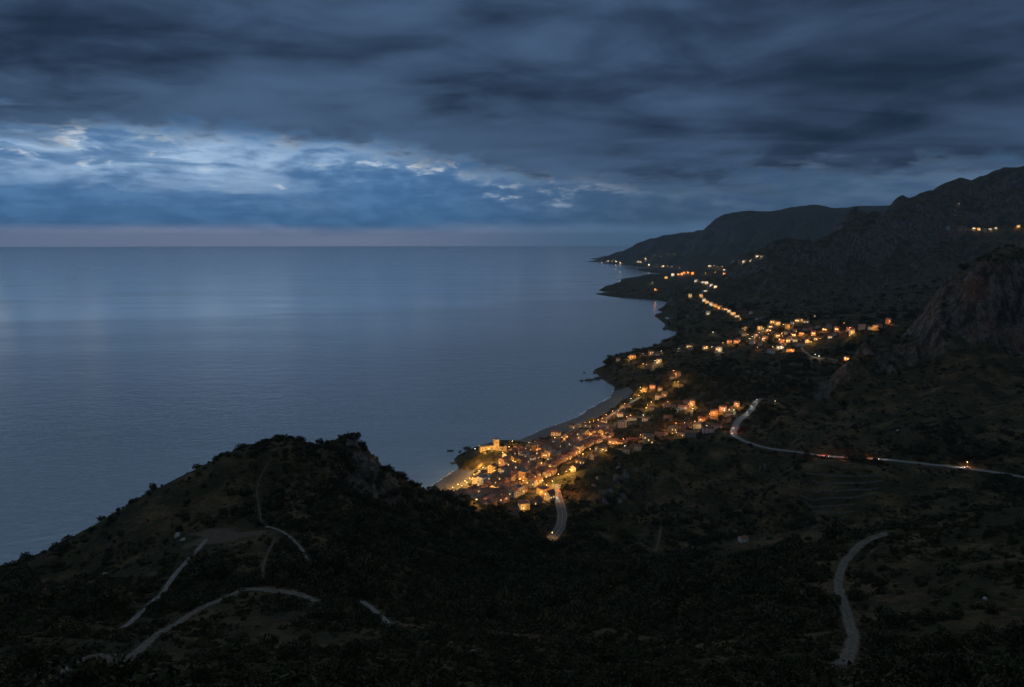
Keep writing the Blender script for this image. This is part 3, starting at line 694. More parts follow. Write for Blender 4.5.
def house(x, y, t, c, rz, lit=0.15, detail=2, grp=None, scale=1.0, area='town', tall=1.0):
    w, d, h, rf = TYPES[t]
    z = min(gz(x+dx, y+dy) for dx in (-w/3, 0, w/3) for dy in (-d/3, 0, d/3)) + .25
    r = empty('house', (x, y, z), rz); r.scale = (scale, scale, scale*tall)
    inst('wall', wall_mesh(t, c), r)
    ro = inst('roof', roof_mesh(t), r)
    nlit = 0
    if detail >= 1 and rf != 'flat':
        inst('chimney', PM['chim'], ro, (w*.24*random.choice((-1, 1)), d*.15, h+d*.15+.6))
    if detail >= 2:
        fl = max(1, int(h/2.9)); sides = [(0, w, d, 0), (math.pi/2, d, w, 1), (-math.pi/2, d, w, 1)]
        for a, ln, dp, end in sides:
            # only the faces turned towards the viewpoint's side
            fx, fy = math.cos(rz+a-math.pi/2), math.sin(rz+a-math.pi/2)
            if fy > .25: continue
            nw = 2 if end else max(2, int(ln/4.2))
            for f in range(fl):
                for q in range(nw):
                    if f == 0 and q == 0 and not end: continue
                    lx = (q+.5)/nw*ln - ln/2; lz = 1.6+f*2.9
                    px, py = lx, -dp/2
                    on = random.random() < lit; nlit += on
                    wn = inst('window', win_mesh(on), r, (px*math.cos(a)-py*math.sin(a), px*math.sin(a)+py*math.cos(a), lz), (0, 0, a))
                    inst('frame', PM['frame'], wn)
        lx = .5/max(2, int(w/4.2))*w - w/2
        inst('door', PM['door'], r, (lx, -d/2, .1))
    elif lit and random.random() < lit*1.5:
        nlit = 1
        for q in (-1, 1): inst('window', win_mesh(True), r, (q*w*.22, -d/2, h*.55), (0, 0, 0), (1.6, 1, 1.4))
    HOUSES.append((x, y, max(w, d)*scale*.60, r, dict(t=t, c=c, lit=nlit, area=area, u=project(x, y, z+h/2))))
    r['category'] = 'house'
    r['group'] = grp or 'houses of the seaside town'
    return r

# ------------------------------------------------------------------ street lamps
M_STEEL = speckled('lamp_steel', (.10, .10, .10), (.07, .07, .07), 5, .5, 0)
LCOL = {'amber': (1.0, .51, .12), 'orange': (1.0, .36, .10), 'white': (1.0, .86, .66), 'pale': (.80, 1.0, .86)}
M_LAMP = {k: emit_mat('lamp_glow_'+k, c, 70) for k, c in LCOL.items()}
PM['pole'] = MB().cyl((0, 0, 2.7), .09, 5.4, 8, .06).cyl((0, 0, .2), .16, .4, 8).box((-.05, -1.1, 5.32), (.05, .05, 5.42)).mesh('street_lamp', M_STEEL)
for k in LCOL: PM['lan', k] = MB().cyl((0, -1.1, 5.10), .26, .36, 8, .36).mesh('lantern_'+k, M_LAMP[k])
PM['cap'] = MB().cyl((0, -1.1, 5.34), .40, .12, 8, .18).mesh('lantern_cap', M_STEEL)
LD = {}
def bulb(k, watts, rad):
    key = (k, round(watts), rad)
    if key not in LD:
        l = bpy.data.lights.new('bulb_'+k, 'POINT'); l.energy = watts; l.color = LCOL[k]; l.shadow_soft_size = rad; LD[key] = l
    return LD[key]
LAMPOBJ = []
def lamp(x, y, k='amber', watts=1500, size=1.0, area='town', rz=None, z=None):
    z = gz(x, y) if z is None else z
    rz = math.atan2(y, x)-math.pi/2 + random.uniform(-.8, .8) if rz is None else rz
    o = inst('street_lamp', PM['pole'], None, (x, y, z), (0, 0, rz), size); o['category'] = 'street lamp'
    la = inst('lantern', PM['lan', k], o); inst('cap', PM['cap'], la)
    b_ = bpy.data.objects.new('bulb', bulb(k, watts, .25*size)); COL.objects.link(b_); b_.parent = o; b_.location = (0, -1.1, 3.9)
    LAMPS.append((x, y)); LAMPOBJ.append((o, dict(k=k, w=watts, area=area, u=project(x, y, z+5*size), x=x, y=y)))
    return o

def coastdir(): return math.atan2(1390-824, 260+87)
CD = coastdir()
# light spots in the town: (u, v, colour, power class)
T1 = [(512.5, 444, 'amber', 2), (509.6, 450, 'amber', 1), (502.6, 456, 'amber', 1), (502.3, 461.5, 'amber', 2), (515, 465, 'amber', 1), (495, 474, 'amber', 2), (529.5, 445.7, 'amber', 2), (537, 453, 'orange', 3), (544.5, 458.7, 'amber', 2),
      (531, 462, 'orange', 1), (542, 466.5, 'amber', 2), (550.6, 470, 'amber', 3), (467, 486, 'amber', 3), (472, 483, 'amber', 3), (462, 489, 'amber', 2), (453, 491, 'amber', 2), (519, 482.8, 'orange', 3), (522.5, 484.5, 'amber', 1), (494.6, 492, 'amber', 3), (491, 494, 'amber', 1), (475.7, 504, 'amber', 1), (487, 505, 'orange', 1),
      (540.4, 496, 'amber', 3), (547, 488.6, 'amber', 3), (552.8, 485, 'amber', 3), (543, 484, 'amber', 1), (541, 502, 'amber', 1), (558, 478, 'amber', 2), (555, 440.6, 'amber', 2), (561.8, 440.2, 'orange', 3), (564, 442, 'amber', 2),
      (585, 425.4, 'amber', 2), (589.5, 424.6, 'amber', 2), (594, 424.2, 'amber', 2), (598.5, 422.6, 'amber', 2), (602.6, 421, 'amber', 2), (606, 417.5, 'orange', 1), (612.8, 413.8, 'orange', 2), (618.6, 413.6, 'white', 1), (624.4, 406.3, 'amber', 3), (639, 397.8, 'amber', 2), (631, 401, 'white', 1), (623.5, 424.5, 'white', 2), (618, 424.5, 'white', 1),
      (647.7, 407.6, 'amber', 2), (651, 404.7, 'amber', 2), (646, 410.5, 'amber', 1), (630, 417.8, 'amber', 2), (626.5, 419.5, 'orange', 1), (643.4, 417.8, 'pale', 1), (652, 418.6, 'pale', 1), (575, 434, 'amber', 1), (591, 437, 'amber', 2), (598, 436.5, 'amber', 3), (599, 440, 'orange', 1), (610, 440, 'orange', 2), (618.6, 442, 'orange', 2), (623, 442.2, 'orange', 1), (612.8, 446.6, 'amber', 3),
      (640.4, 438, 'orange', 2), (645, 439.5, 'orange', 3), (650, 439, 'orange', 3), (578.6, 444.4, 'orange', 1), (590, 452.4, 'amber', 1), (602.6, 453.2, 'amber', 1), (583, 457.4, 'amber', 2), (579, 455.2, 'amber', 1), (569.8, 462.4, 'orange', 2), (569.8, 473, 'amber', 3), (566, 475, 'amber', 1), (544, 457.6, 'amber', 2), (624.4, 449.4, 'white', 1),
      (641, 393, 'amber', 3), (640, 390, 'amber', 1), (662.2, 395, 'amber', 3), (655.7, 397.5, 'amber', 2), (651, 390, 'orange', 1), (675.3, 376.5, 'orange', 3), (674, 373, 'orange', 1), (674.6, 384.7, 'amber', 2), (678.5, 384, 'amber', 2), (649, 407.5, 'amber', 1), (665, 406.3, 'orange', 2), (668, 404.5, 'orange', 2), (678.2, 408.2, 'pale', 2), (689, 406.8, 'orange', 2), (692.5, 408, 'amber', 2), (692.8, 411.3, 'white', 1),
      (671, 430.5, 'orange', 3), (674.5, 429.5, 'orange', 3), (676, 426, 'orange', 2), (676, 435.8, 'amber', 2), (684, 425.6, 'orange', 2), (694.3, 424.4, 'orange', 3), (697.5, 425.5, 'amber', 2), (710, 417, 'orange', 2), (714, 416.2, 'orange', 3), (722, 412, 'orange', 3), (728.5, 412.3, 'white', 1), (733.5, 412.8, 'pale', 1), (736.5, 406.6, 'orange', 2), (738, 409, 'amber', 1), (707, 429, 'white', 2), (713, 426.5, 'white', 1)]
WATT = {1: 600, 2: 1500, 3: 3300}; TOWNF = 9.0
def place_lamp(u, v, k, cl, f=1.0, size=1.0, area='town'):
    p = cast(u, v)
    if p is None or p[2] < .4: return None
    if any(math.hypot(p[0]-a, p[1]-b) < 3 for a, b in LAMPS): return None
    lamp(p[0], p[1], k, WATT[cl]*f, size, area); LAMPOBJ[-1][1]['cl'] = cl; return p
def inpoly(px, py, poly):
    c = False
    for i in range(len(poly)):
        a, b = poly[i], poly[i-1]
        if (a[1] > py) != (b[1] > py) and px < (b[0]-a[0])*(py-a[1])/(b[1]-a[1])+a[0]: c = not c
    return c
CORE_PX = [(450, 494), (462, 490), (474, 485), (486, 474), (494, 466), (503, 455), (517, 449), (530, 447), (548, 443), (566, 441), (580, 434), (592, 430), (606, 427), (616, 440), (606, 456), (594, 462), (580, 473), (566, 482), (556, 489), (550, 502), (538, 513), (518, 517), (500, 511), (478, 510)]
for q in T1: place_lamp(*q, f=TOWNF if inpoly(q[0], q[1], CORE_PX) or q[1] < 435 else TOWNF*.7)
for u, v in ((458, 488), (465, 484.5), (470, 481.5), (474.5, 478), (479, 474), (483, 471)): place_lamp(u, v, 'amber', 3, TOWNF*.8)

# ------------------------------------------------------------------ the floodlit castle on its rock
kp = cast(494, 450); CX, CY = kp[0], kp[1]; KZ = gz(CX, CY)
M_STONE = speckled('castle_stone', (.40, .33, .23), (.25, .20, .14), .5, .95, .5, .06)
castle = empty('castle', (CX, CY, KZ), R(18)); tag(castle, 'floodlit stone castle with a square tower on the shore rock', 'castle')
def battlements(m, x0, x1, y0, y1, z, s=.9):
    for i in range(int((x1-x0)/(2*s))+1):
        for yy in (y0, y1-.5): m.box((x0+i*2*s, yy, z), (min(x0+i*2*s+s, x1), yy+.5, z+1.0))
    for i in range(1, int((y1-y0)/(2*s))):
        for xx in (x0, x1-.5): m.box((xx, y0+i*2*s, z), (xx+.5, min(y0+i*2*s+s, y1-.6), z+1.0))
m = MB().box((-.5, -3.5, -8), (6.5, 3.5, 15)); battlements(m, -.5, 6.5, -3.5, 3.5, 15); tw = inst('tower', m.mesh('castle_tower', M_STONE), castle)
for zz in (6, 11): inst('window', MB().box((-.45, -.08, -.8), (.45, .06, .8)).mesh('arrow_window', M_DARKWIN), tw, (3, -3.5, zz))
m = MB().box((-20, -2.5, -9), (-.55, 5.5, 6.5)); battlements(m, -20, -.55, -2.5, 5.5, 6.5); kw = inst('keep', m.mesh('castle_keep', M_STONE), castle)
for xx in (-17, -12.5, -8, -3.5): inst('window', MB().box((-.5, -.08, -.9), (.5, .06, .9)).mesh('keep_window', M_LITWIN if xx == -8 else M_DARKWIN), kw, (xx, -2.5, 3.4))
m = MB().box((6.55, -2.4, -9), (17, -1.4, 3.8)).box((17, -2.4, -9), (18, 7.5, 3.8)); battlements(m, 6.6, 17, -2.4, -1.4, 3.8); inst('curtain_wall', m.mesh('castle_curtain', M_STONE), castle)
inst('gate', MB().box((-1.3, -.1, 0), (1.3, .1, 3.0)).mesh('castle_gate', M_DOOR), castle, (11, -2.42, -.4))
# floodlights round the castle and under its rock
PM['flood'] = MB().box((-.25, -.12, .35), (.25, .12, .7), .03).box((-.30, -.03, 0), (-.26, .03, .55)).box((.26, -.03, 0), (.30, .03, .55)).box((-.3, -.2, 0), (.3, .2, .05)).mesh('floodlight', M_STEEL)
PM['flens'] = MB().box((-.22, .122, .39), (.22, .15, .66)).mesh('floodlight_lens', M_LAMP['amber'])
def flood(x, y, tx, ty, watts, label, k='amber', up=2.5):
    z = gz(x, y); o = inst('floodlight', PM['flood'], None, (x, y, z), (0, 0, math.atan2(ty-y, tx-x)-math.pi/2)); tag(o, label, 'floodlight', 'floodlights of the castle rock')
    inst('lens', PM['flens'], o)
    b_ = bpy.data.objects.new('bulb', bulb(k, watts, .3)); COL.objects.link(b_); b_.parent = o; b_.location = (0, .6, up); LAMPS.append((x, y))
cr_, sr_ = math.cos(R(18)), math.sin(R(18))
def cpt(a, b): return CX+a*cr_-b*sr_, CY+a*sr_+b*cr_
for (a, b, tgt, wt, lb) in ((2.5, -9, (3, 0), 9000, 'floodlight on the ground below the castle tower front'), (-5, -8, (-5, 0), 5000, 'floodlight below the castle keep next to the tower'), (-15, -8, (-15, 0), 5000, 'floodlight below the seaward end of the castle keep'), (10, -7, (10, 0), 1500, 'floodlight beside the castle gate')):
    p = cpt(a, b); q = cpt(*tgt); flood(*p, *q, wt, lb)
for (u, v, wt, lb) in ((478, 467.5, 20000, 'floodlight at the shore end of the castle rock foot'), (483, 468, 26000, 'floodlight at the middle of the castle rock foot'), (488, 468, 26000, 'floodlight at the town end of the castle rock foot'), (480, 472.5, 14000, 'floodlight on the small beach facing the castle rock')):
    p = cast(u, v); flood(p[0], p[1], CX, CY, wt, lb, up=4.5)
pl = cast(475, 452); lamp(pl[0], pl[1], 'white', 700, 1.0, 'castle')

# ------------------------------------------------------------------ houses of the old town in rows along the shore
CORE = [tuple(cast(u, v)[:2]) for u, v in CORE_PX]
STREET_KEYS = ('promenade', 'beach_street', 'town_road', 'coast_road', 'village_road', 'village_lane')
CORR = [(f_['x'], f_['y'], 12 if f_.get('cl') == 3 else 8) for o_, f_ in LAMPOBJ if f_['area'] == 'town' and f_.get('cl', 0) >= 2] + [(*cast(u, v)[:2], 30) for u, v in ((478, 467), (483, 468), (487, 468), (480, 471), (470, 483))]
def free(x, y, r, lampgap=5.2):
    if any(math.hypot(x-a, y-b) < (r+q)*.80 for a, b, q, *_ in HOUSES): return False
    if any(math.hypot(x-a, y-b) < lampgap for a, b in LAMPS): return False
    if math.hypot(x-CX, y-CY) < 21 + r: return False
    for a, b, ln in CORR:            # keep the little squares round the lamps open
        d = math.hypot(a, b); tx, ty = -a/d, -b/d; q = (x-a)*tx + (y-b)*ty; w_ = abs((x-a)*-ty + (y-b)*tx)
        if -2 < q < ln + r*.5 and w_ < 2.6 + r*.62: return False
    if any(near(x, y, k) < r*.75+PATHS[k][1]/2 for k in STREET_KEYS): return False
    return gz(x, y) > 1.2
rows = []
ux, uy = math.cos(CD), math.sin(CD); vx, vy = uy, -ux
o0 = np.mean(CORE, axis=0)
for j in range(-16, 17):
    s = -420 + random.uniform(0, 10)
    while s < 480:
        t = random.choices(['small', 'tall', 'long', 'square', 'block'], [.30, .22, .24, .17, .07])[0]; w = TYPES[t][0]
        x = o0[0]+ux*s+vx*(j*12.6+random.uniform(-1.6, 1.6)); y = o0[1]+uy*s+vy*(j*12.6+random.uniform(-1.6, 1.6))
        if inpoly(x, y, CORE) and len(HOUSES) < 158:
            dens = .97 if y < 1080 else .8
            if random.random() < dens and free(x, y, w*.5, w*.42+1.2):
                back = random.random() < .5
                house(x, y, t, random.choices(list(WALLC), [.3, .22, .18, .2, .1])[0], CD + (math.pi if back else 0) + random.gauss(0, .07), .24, 2)
        s += w + (random.uniform(.2, 1.0) if random.random() < .72 else random.uniform(4, 8))
# houses named one by one, beside their lights: (u, v, type, colour, lit)
X1 = [(556, 435.5, 'long', 'white', .1), (575, 430, 'small', 'cream', .1), (586, 427.6, 'long', 'cream', .3), (595, 426.5, 'long', 'ochre', .3), (604, 423.4, 'small', 'cream', .3), (613, 416.5, 'square', 'pink', .2), (620, 416.5, 'small', 'white', .1), (632, 420.5, 'long', 'cream', .1), (622, 427.5, 'block', 'white', .1), (627, 408.5, 'small', 'cream', .2), (643, 395.2, 'tall', 'ochre', .3),
      (652, 391.5, 'square', 'pink', .1), (658, 399, 'square', 'white', .2), (664.5, 397, 'tall', 'cream', .3), (660, 390, 'small', 'grey', 0), (677, 377.5, 'tall', 'pink', .3), (672, 379, 'small', 'grey', 0), (681, 386, 'small', 'ochre', .2), (651, 410, 'small', 'cream', .3), (667, 408, 'square', 'pink', .3), (673, 409, 'small', 'white', 0), (682, 410, 'long', 'white', .1), (691, 410.5, 'tall', 'pink', .3), (686, 403.5, 'small', 'grey', 0), (645, 421, 'small', 'white', 0),
      (613, 444, 'long', 'pink', .2), (622, 445.5, 'long', 'pink', .2), (632, 443, 'long', 'pink', .1), (648, 442, 'block', 'ochre', .3), (660, 437, 'long', 'grey', 0), (673, 433, 'block', 'ochre', .3), (680, 436, 'small', 'cream', .2), (686, 428.5, 'square', 'pink', .3), (697, 428, 'square', 'ochre', .3), (703, 421.5, 'long', 'pink', .1), (713, 419, 'square', 'ochre', .3), (722, 415, 'square', 'pink', .3), (729, 415.5, 'small', 'white', .2), (738, 409.5, 'small', 'pink', .3), (708, 432, 'long', 'white', .1), (716, 428.5, 'long', 'white', .1), (626, 452, 'small', 'white', 0), (690, 436.5, 'long', 'grey', 0), (638, 449.5, 'small', 'cream', .1), (668, 420, 'long', 'grey', 0)]
for u, v, t, c, lit in X1:
    p = cast(u, v)
    if p is None: continue
    x, y = p[0], p[1]
    for k in range(14):           # nudge away from the camera until it stands free of lamps and neighbours
        if free(x, y, TYPES[t][0]*.5, TYPES[t][1]*.5+1.5): break
        d = math.hypot(x, y); x += x/d*1.5 + random.uniform(-1.5, 1.5); y += y/d*1.5
    else: continue
    house(x, y, t, c, math.atan2(y, x)-math.pi/2 + random.uniform(-.25, .25), lit, 2, 'houses behind the long beach', area='strip')
for u, v, t, c in ((543, 493.5, 'square', 'ochre'), (550.5, 488.5, 'long', 'cream'), (537, 503.5, 'small', 'pink'), (549.5, 500, 'tall', 'cream'), (544, 502, 'small', 'ochre'), (556, 482.5, 'small', 'cream'), (601, 450.5, 'long', 'cream'), (609, 452, 'square', 'ochre'), (594, 457, 'small', 'cream'), (581, 463.5, 'square', 'ochre'), (575, 469.5, 'small', 'cream'), (564, 475.5, 'square', 'cream'), (588, 459.5, 'tall', 'pink')):
    p = cast(u, v); x, y = p[0], p[1]; r_ = TYPES[t][0]*.5
    if any(math.hypot(x-a, y-b) < (r_+q)*.8 for a, b, q, *_ in HOUSES) or any(math.hypot(x-a, y-b) < TYPES[t][1]*.5 + .8 for a, b in LAMPS) or near(x, y, 'town_road') < r_ + 4: continue
    house(x, y, t, c, CD + random.gauss(-.3, .2), .3, 2)
# the floodlit villa below the town and its neighbour
for (u, v, t, c, l_, lb) in ((512, 515.5, 'long', 'pink', 0, 'long pink tiled house at the lower edge of town beside the floodlit villa'), (524, 510, 'square', 'cream', .5, 'floodlit cream villa standing apart below the old town')):
    p = cast(u, v); h_ = house(p[0], p[1]+4, t, c, R(14), l_, 2); h_['label'] = lb
for u, v, cl in ((520, 509.5, 3), (526.5, 509, 3), (523, 512.5, 2)): place_lamp(u, v, 'amber', cl, 3.0, area='villa')

# ------------------------------------------------------------------ villas on the headland and the hill village
V1 = [(629, 359.3, 'amber', 3), (633, 359, 'amber', 2), (642.6, 356, 'amber', 2), (650.6, 354.6, 'orange', 2), (661.5, 353, 'white', 1), (646, 367, 'amber', 3), (649, 368.5, 'amber', 2), (643, 366, 'amber', 1), (655, 363, 'white', 2), (659.3, 363.5, 'amber', 2), (657, 365, 'white', 1)]
HV = [(631, 359.5, 'square', 'ochre'), (642, 357, 'small', 'cream'), (651, 355.5, 'tall', 'pink'), (657, 355.5, 'small', 'grey'), (648, 369, 'long', 'ochre'), (657, 364.5, 'square', 'white'), (618, 361, 'small', 'white')]
V2 = [(679, 350.5, 'white', 1), (689, 348.3, 'amber', 2), (707, 349, 'amber', 2), (719, 350.5, 'orange', 2), (727.7, 344, 'amber', 2), (735.7, 344, 'amber', 3), (772, 324.4, 'amber', 2), (778, 325.4, 'amber', 2), (783, 327, 'amber', 1), (788.9, 328.3, 'amber', 3), (796.7, 322.5, 'amber', 2), (801.6, 322, 'amber', 2), (815, 318.6, 'white', 2), (818, 319, 'amber', 1),
      (746, 330.3, 'amber', 2), (743, 330.5, 'white', 1), (759.6, 330.3, 'amber', 2), (763, 331, 'white', 1), (768.4, 332, 'amber', 3), (770, 329, 'amber', 2), (778, 338, 'amber', 2), (780, 341, 'amber', 3), (784, 343, 'orange', 3), (787, 343.5, 'amber', 2), (781, 349, 'white', 2), (790.8, 352.4, 'amber', 3), (792.8, 337, 'amber', 2), (800.6, 336, 'orange', 3), (804, 336, 'amber', 1), (813.3, 336, 'orange', 2), (824, 332, 'orange', 3), (827, 332.5, 'amber', 1), (836.7, 332, 'orange', 3), (808, 343, 'amber', 3), (811, 344.5, 'amber', 1), (764.5, 341, 'amber', 2), (750, 341, 'white', 1), (757.6, 350, 'orange', 1), (737, 344.5, 'orange', 3), (731, 344, 'orange', 1), (723, 345, 'amber', 1), (718.6, 352, 'white', 2), (712, 349, 'white', 1),
      (850, 330.3, 'orange', 2), (851, 335, 'amber', 2), (875.8, 330.3, 'amber', 2), (890, 324, 'orange', 2), (815, 357.4, 'white', 1), (819, 359, 'white', 1), (845.5, 361, 'orange', 2), (712.7, 334.6, 'white', 1), (740, 320.2, 'amber', 3), (752, 339, 'white', 1)]
for q in V1: place_lamp(*q, f=4.5, size=1.15, area='headland')
for q in V2: place_lamp(*q, f=4.2, size=1.2, area='village')
for k in range(26):
    u = 512+FPX*math.tan(random.gauss(.385, .045)); v = 334+random.gauss(0, 7)+(u-780)*-.05
    if 700 < u < 850 and 321 < v < 355: place_lamp(u, v, random.choice(['amber', 'amber', 'white', 'orange']), random.choice([1, 1, 2]), f=2.0, size=1.1, area='village')
def house_near(u, v, t, c, lit, detail, grp, scale, area, tries=12, gap=None):
    p = cast(u, v)
    if p is None or p[2] < 1.2: return None
    x, y = p[0], p[1]
    for k in range(tries):
        if free(x, y, TYPES[t][0]*.5*scale, gap or TYPES[t][1]*.5*scale+1.5): break
        d = math.hypot(x, y); x += x/d*2.2 + random.uniform(-2.5, 2.5); y += y/d*2.2
    else: return None
    return house(x, y, t, c, math.atan2(y, x)-math.pi/2 + random.uniform(-.3, .3), lit, detail, grp, scale, area)
for u, v, t, c in HV: house_near(u, v, t, c, .3, 2, 'villas on the headland', 1.15, 'headland')
for u, v, k, cl in V2:
    if cl == 1: continue
    t = random.choice(['small', 'tall', 'square', 'long', 'square']); c = random.choice(['cream', 'ochre', 'pink', 'white', 'cream'])
    house_near(u+random.uniform(-.5, .5), v-.2, t, 'pink' if k == 'orange' and cl > 1 else c, .35, 1, 'houses of the hill village', 1.12, 'village')
for u, v, t, c in ((750.8, 313.7, 'square', 'grey'), (762, 319, 'long', 'grey'), (757, 320, 'small', 'white'), (862, 328.5, 'block', 'grey'), (870, 329, 'small', 'white'), (879, 328, 'square', 'white'), (771, 353, 'long', 'white'), (752, 344, 'square', 'white'), (744, 336, 'square', 'grey'), (756, 337, 'small', 'white'), (760, 346, 'small', 'cream'), (796, 331, 'long', 'cream'), (805, 331, 'small', 'grey'), (812, 330, 'long', 'pink'), (818, 328, 'small', 'cream'), (829, 328, 'square', 'grey'), (786, 334, 'small', 'white'), (773, 333, 'small', 'pink'), (795, 342, 'square', 'white'), (800, 346, 'long', 'white'), (816, 340, 'small', 'cream'), (690, 350, 'small', 'grey'), (688, 317, 'small', 'grey'), (774, 328, 'small', 'pink'), (792, 324, 'small', 'grey'), (806, 323, 'long', 'white'), (835, 335, 'small', 'cream'), (830, 338, 'small', 'white'), (790, 340, 'tall', 'cream')):
    house_near(u, v, t, c, .12, 1, 'houses of the hill village', 1.05, 'village')
hb = cast(743, 541.5); h_ = house(hb[0], hb[1], 'small', 'white', .2, 0, 2, 'lone houses in the valley', .8, 'valley'); h_['label'] = 'small white house alone in the dark valley below the coast road'

# ------------------------------------------------------------------ far lights: coves, cape and mountain
F1 = [('lane', [(704, 302, 'white', 2), (707, 303.6, 'amber', 2), (711, 305.6, 'white', 2), (715, 307.5, 'amber', 2), (719.7, 309.4, 'orange', 2), (723, 310.2, 'amber', 1), (725.5, 310.6, 'orange', 2), (729, 312.6, 'white', 2), (733, 314.9, 'amber', 2), (737, 317.6, 'white', 1), (701, 297.4, 'amber', 2), (705.5, 292, 'white', 1), (690, 297.2, 'white', 1), (708, 314.9, 'white', 1)]),
      ('cove', [(652, 283.5, 'white', 1), (655.3, 290.6, 'orange', 3), (666, 278.9, 'amber', 2), (672.8, 276, 'white', 2), (678.5, 275.3, 'orange', 2), (681.5, 275, 'orange', 3), (684, 274, 'orange', 3), (688, 273.6, 'amber', 2), (692.4, 274.5, 'orange', 3), (695.7, 282, 'white', 2), (699, 282.6, 'white', 1), (703, 283.4, 'white', 2), (706.5, 284.3, 'white', 3), (711, 286.5, 'white', 2), (715.4, 288.2, 'white', 2)]),
      ('hillside', [(705.5, 274, 'amber', 1), (709.5, 267, 'white', 2), (714, 267, 'white', 1), (718, 268.4, 'white', 1), (722, 268, 'amber', 1), (715, 273.5, 'orange', 1), (724, 274.5, 'orange', 3), (724, 271, 'white', 2), (738, 263, 'white', 1), (743.8, 262.5, 'white', 2), (751, 261.5, 'white', 2), (757, 257.7, 'white', 2), (761, 257.7, 'white', 1)]),
      ('far cape', [(602, 262, 'white', 1), (608, 262.2, 'white', 2), (612, 261, 'white', 1), (616, 262.4, 'white', 2), (620, 263.5, 'white', 2), (613.5, 259.8, 'white', 1), (638, 262.4, 'white', 3), (640.5, 262.8, 'white', 2), (645.5, 259.6, 'white', 2), (649, 265.6, 'white', 3), (654, 256.5, 'white', 1), (660.5, 256, 'white', 1), (667, 254.4, 'white', 1), (674, 254.4, 'white', 1), (657, 266, 'white', 1), (663, 267, 'white', 2), (668, 267.4, 'amber', 1), (671.7, 268, 'white', 1), (679, 269.2, 'amber', 1)]),
      ('mountain', [(959, 205, 'white', 1), (974, 229.6, 'white', 3), (978.5, 230.8, 'amber', 2), (990, 230.6, 'white', 2), (995.7, 229.6, 'white', 3), (1018.5, 227.8, 'amber', 2)])]
for area, spots in F1:
    for u, v, k, cl in spots:
        for dv in (0, -.5, -1, -1.6, -2.4):
            p = cast(u, v+dv)
            if p is not None and p[2] > 1.2: break
        if p is None or p[2] < .8: continue
        px = p[1]/FPX; s = max(1.0, px*.30); f = max(2.4, (px/2.6)**2*1.5)
        lamp(p[0], p[1], k, WATT[cl]*f*random.choice((.35, .7, 1.0, 1.7)), min(s, 3.2), area, rz=math.atan2(p[1], p[0])-math.pi/2)
        if cl >= 2 or area == 'lane':
            d = math.hypot(p[0], p[1]); off = 5 + 3*s
            house(p[0]+p[0]/d*off, p[1]+p[1]/d*off, random.choice(['long', 'square', 'block']), random.choice(['white', 'cream', 'ochre']), math.atan2(p[1], p[0])-math.pi/2, .4, 1, 'houses along the far coast', min(1.2*max(1, px/5.5), 2.0), area)
for u, v in ((948, 228), (612, 262.6), (628, 261), (606, 261.5), (733, 262.5), (984, 231)):
    p = cast(u, v); p is not None and p[2] > 1 and house(p[0], p[1], 'block', 'grey', math.atan2(p[1], p[0])-math.pi/2, 0, 1, 'houses along the far coast', 1.6, 'mountain' if u > 900 else 'far cape' if u < 700 else 'hillside')

# ------------------------------------------------------------------ cars on the roads
M_TYRE = speckled('tyre_rubber', (.02, .02, .02), (.03, .03, .03), 8, .9, 0); M_RIM, _, _ = new_mat('wheel_rim', (.4, .4, .42), .35, .5)
CARC = {'white': (.70, .70, .70), 'silver': (.38, .39, .40), 'dark blue': (.03, .05, .12), 'red': (.32, .03, .025), 'black': (.02, .02, .022)}
M_CAR = {}
for k, c in CARC.items():
    M_CAR[k], _, b = new_mat('paint_'+k.replace(' ', '_'), c, .3, .5); b.inputs['Coat Weight'].default_value = .6
M_HEAD = emit_mat('headlight_glow', (1.0, .90, .72), 120); M_TAIL = emit_mat('tail_light_glow', (1.0, .07, .03), 25)
def body_mesh(k):
    m = MB(); pr = [(-2.1, .35), (2.1, .35), (2.15, .75), (1.2, .92), (.75, 1.42), (-.95, 1.45), (-1.75, .98), (-2.15, .92)]
    vs = [(x, -.86, z) for x, z in pr] + [(x, .86, z) for x, z in pr]; n_ = len(pr)
    m.poly(vs, [tuple(range(n_-1, -1, -1)), tuple(range(n_, 2*n_))] + [(i, (i+1) % n_, n_+(i+1) % n_, n_+i) for i in range(n_)])
    bmesh.ops.bevel(m.bm, geom=list(m.bm.edges), offset=.06, segments=2, affect='EDGES')
    return m.mesh('car_body', M_CAR[k])
PM['glass'] = MB().poly([(-.8, -.875, 1.0), (.98, -.875, .98), (.66, -.875, 1.34), (-.85, -.875, 1.36)], [(0, 1, 2, 3)]).poly([(-.8, .875, 1.0), (.98, .875, .98), (.66, .875, 1.34), (-.85, .875, 1.36)], [(3, 2, 1, 0)]).poly([(1.22, -.74, .96), (1.22, .74, .96), (.80, .70, 1.40), (.80, -.70, 1.40)], [(0, 1, 2, 3)]).mesh('car_glass', M_DARKWIN)
PM['tyre'] = MB().cyl((0, 0, 0), .32, .22, 16, rot=Matrix.Rotation(math.pi/2, 3, 'X')).mesh('car_tyre', M_TYRE)
PM['rim'] = MB().cyl((0, 0, 0), .20, .235, 12, rot=Matrix.Rotation(math.pi/2, 3, 'X')).mesh('wheel_rim', M_RIM)
PM['head'] = MB().ball((0, 0, 0), .15).mesh('car_headlight', M_HEAD); PM['tail'] = MB().box((-.05, -.17, -.09), (.05, .17, .09)).mesh('car_tail_light', M_TAIL)
HSPOT = bpy.data.lights.new('headlight_beam', 'SPOT'); HSPOT.energy = 10000; HSPOT.spot_size = R(75); HSPOT.spot_blend = .6; HSPOT.color = (1, .88, .68); HSPOT.shadow_soft_size = .2
TSPOT = bpy.data.lights.new('tail_light_glow', 'POINT'); TSPOT.energy = 9000; TSPOT.color = (1, .24, .08); TSPOT.shadow_soft_size = .2
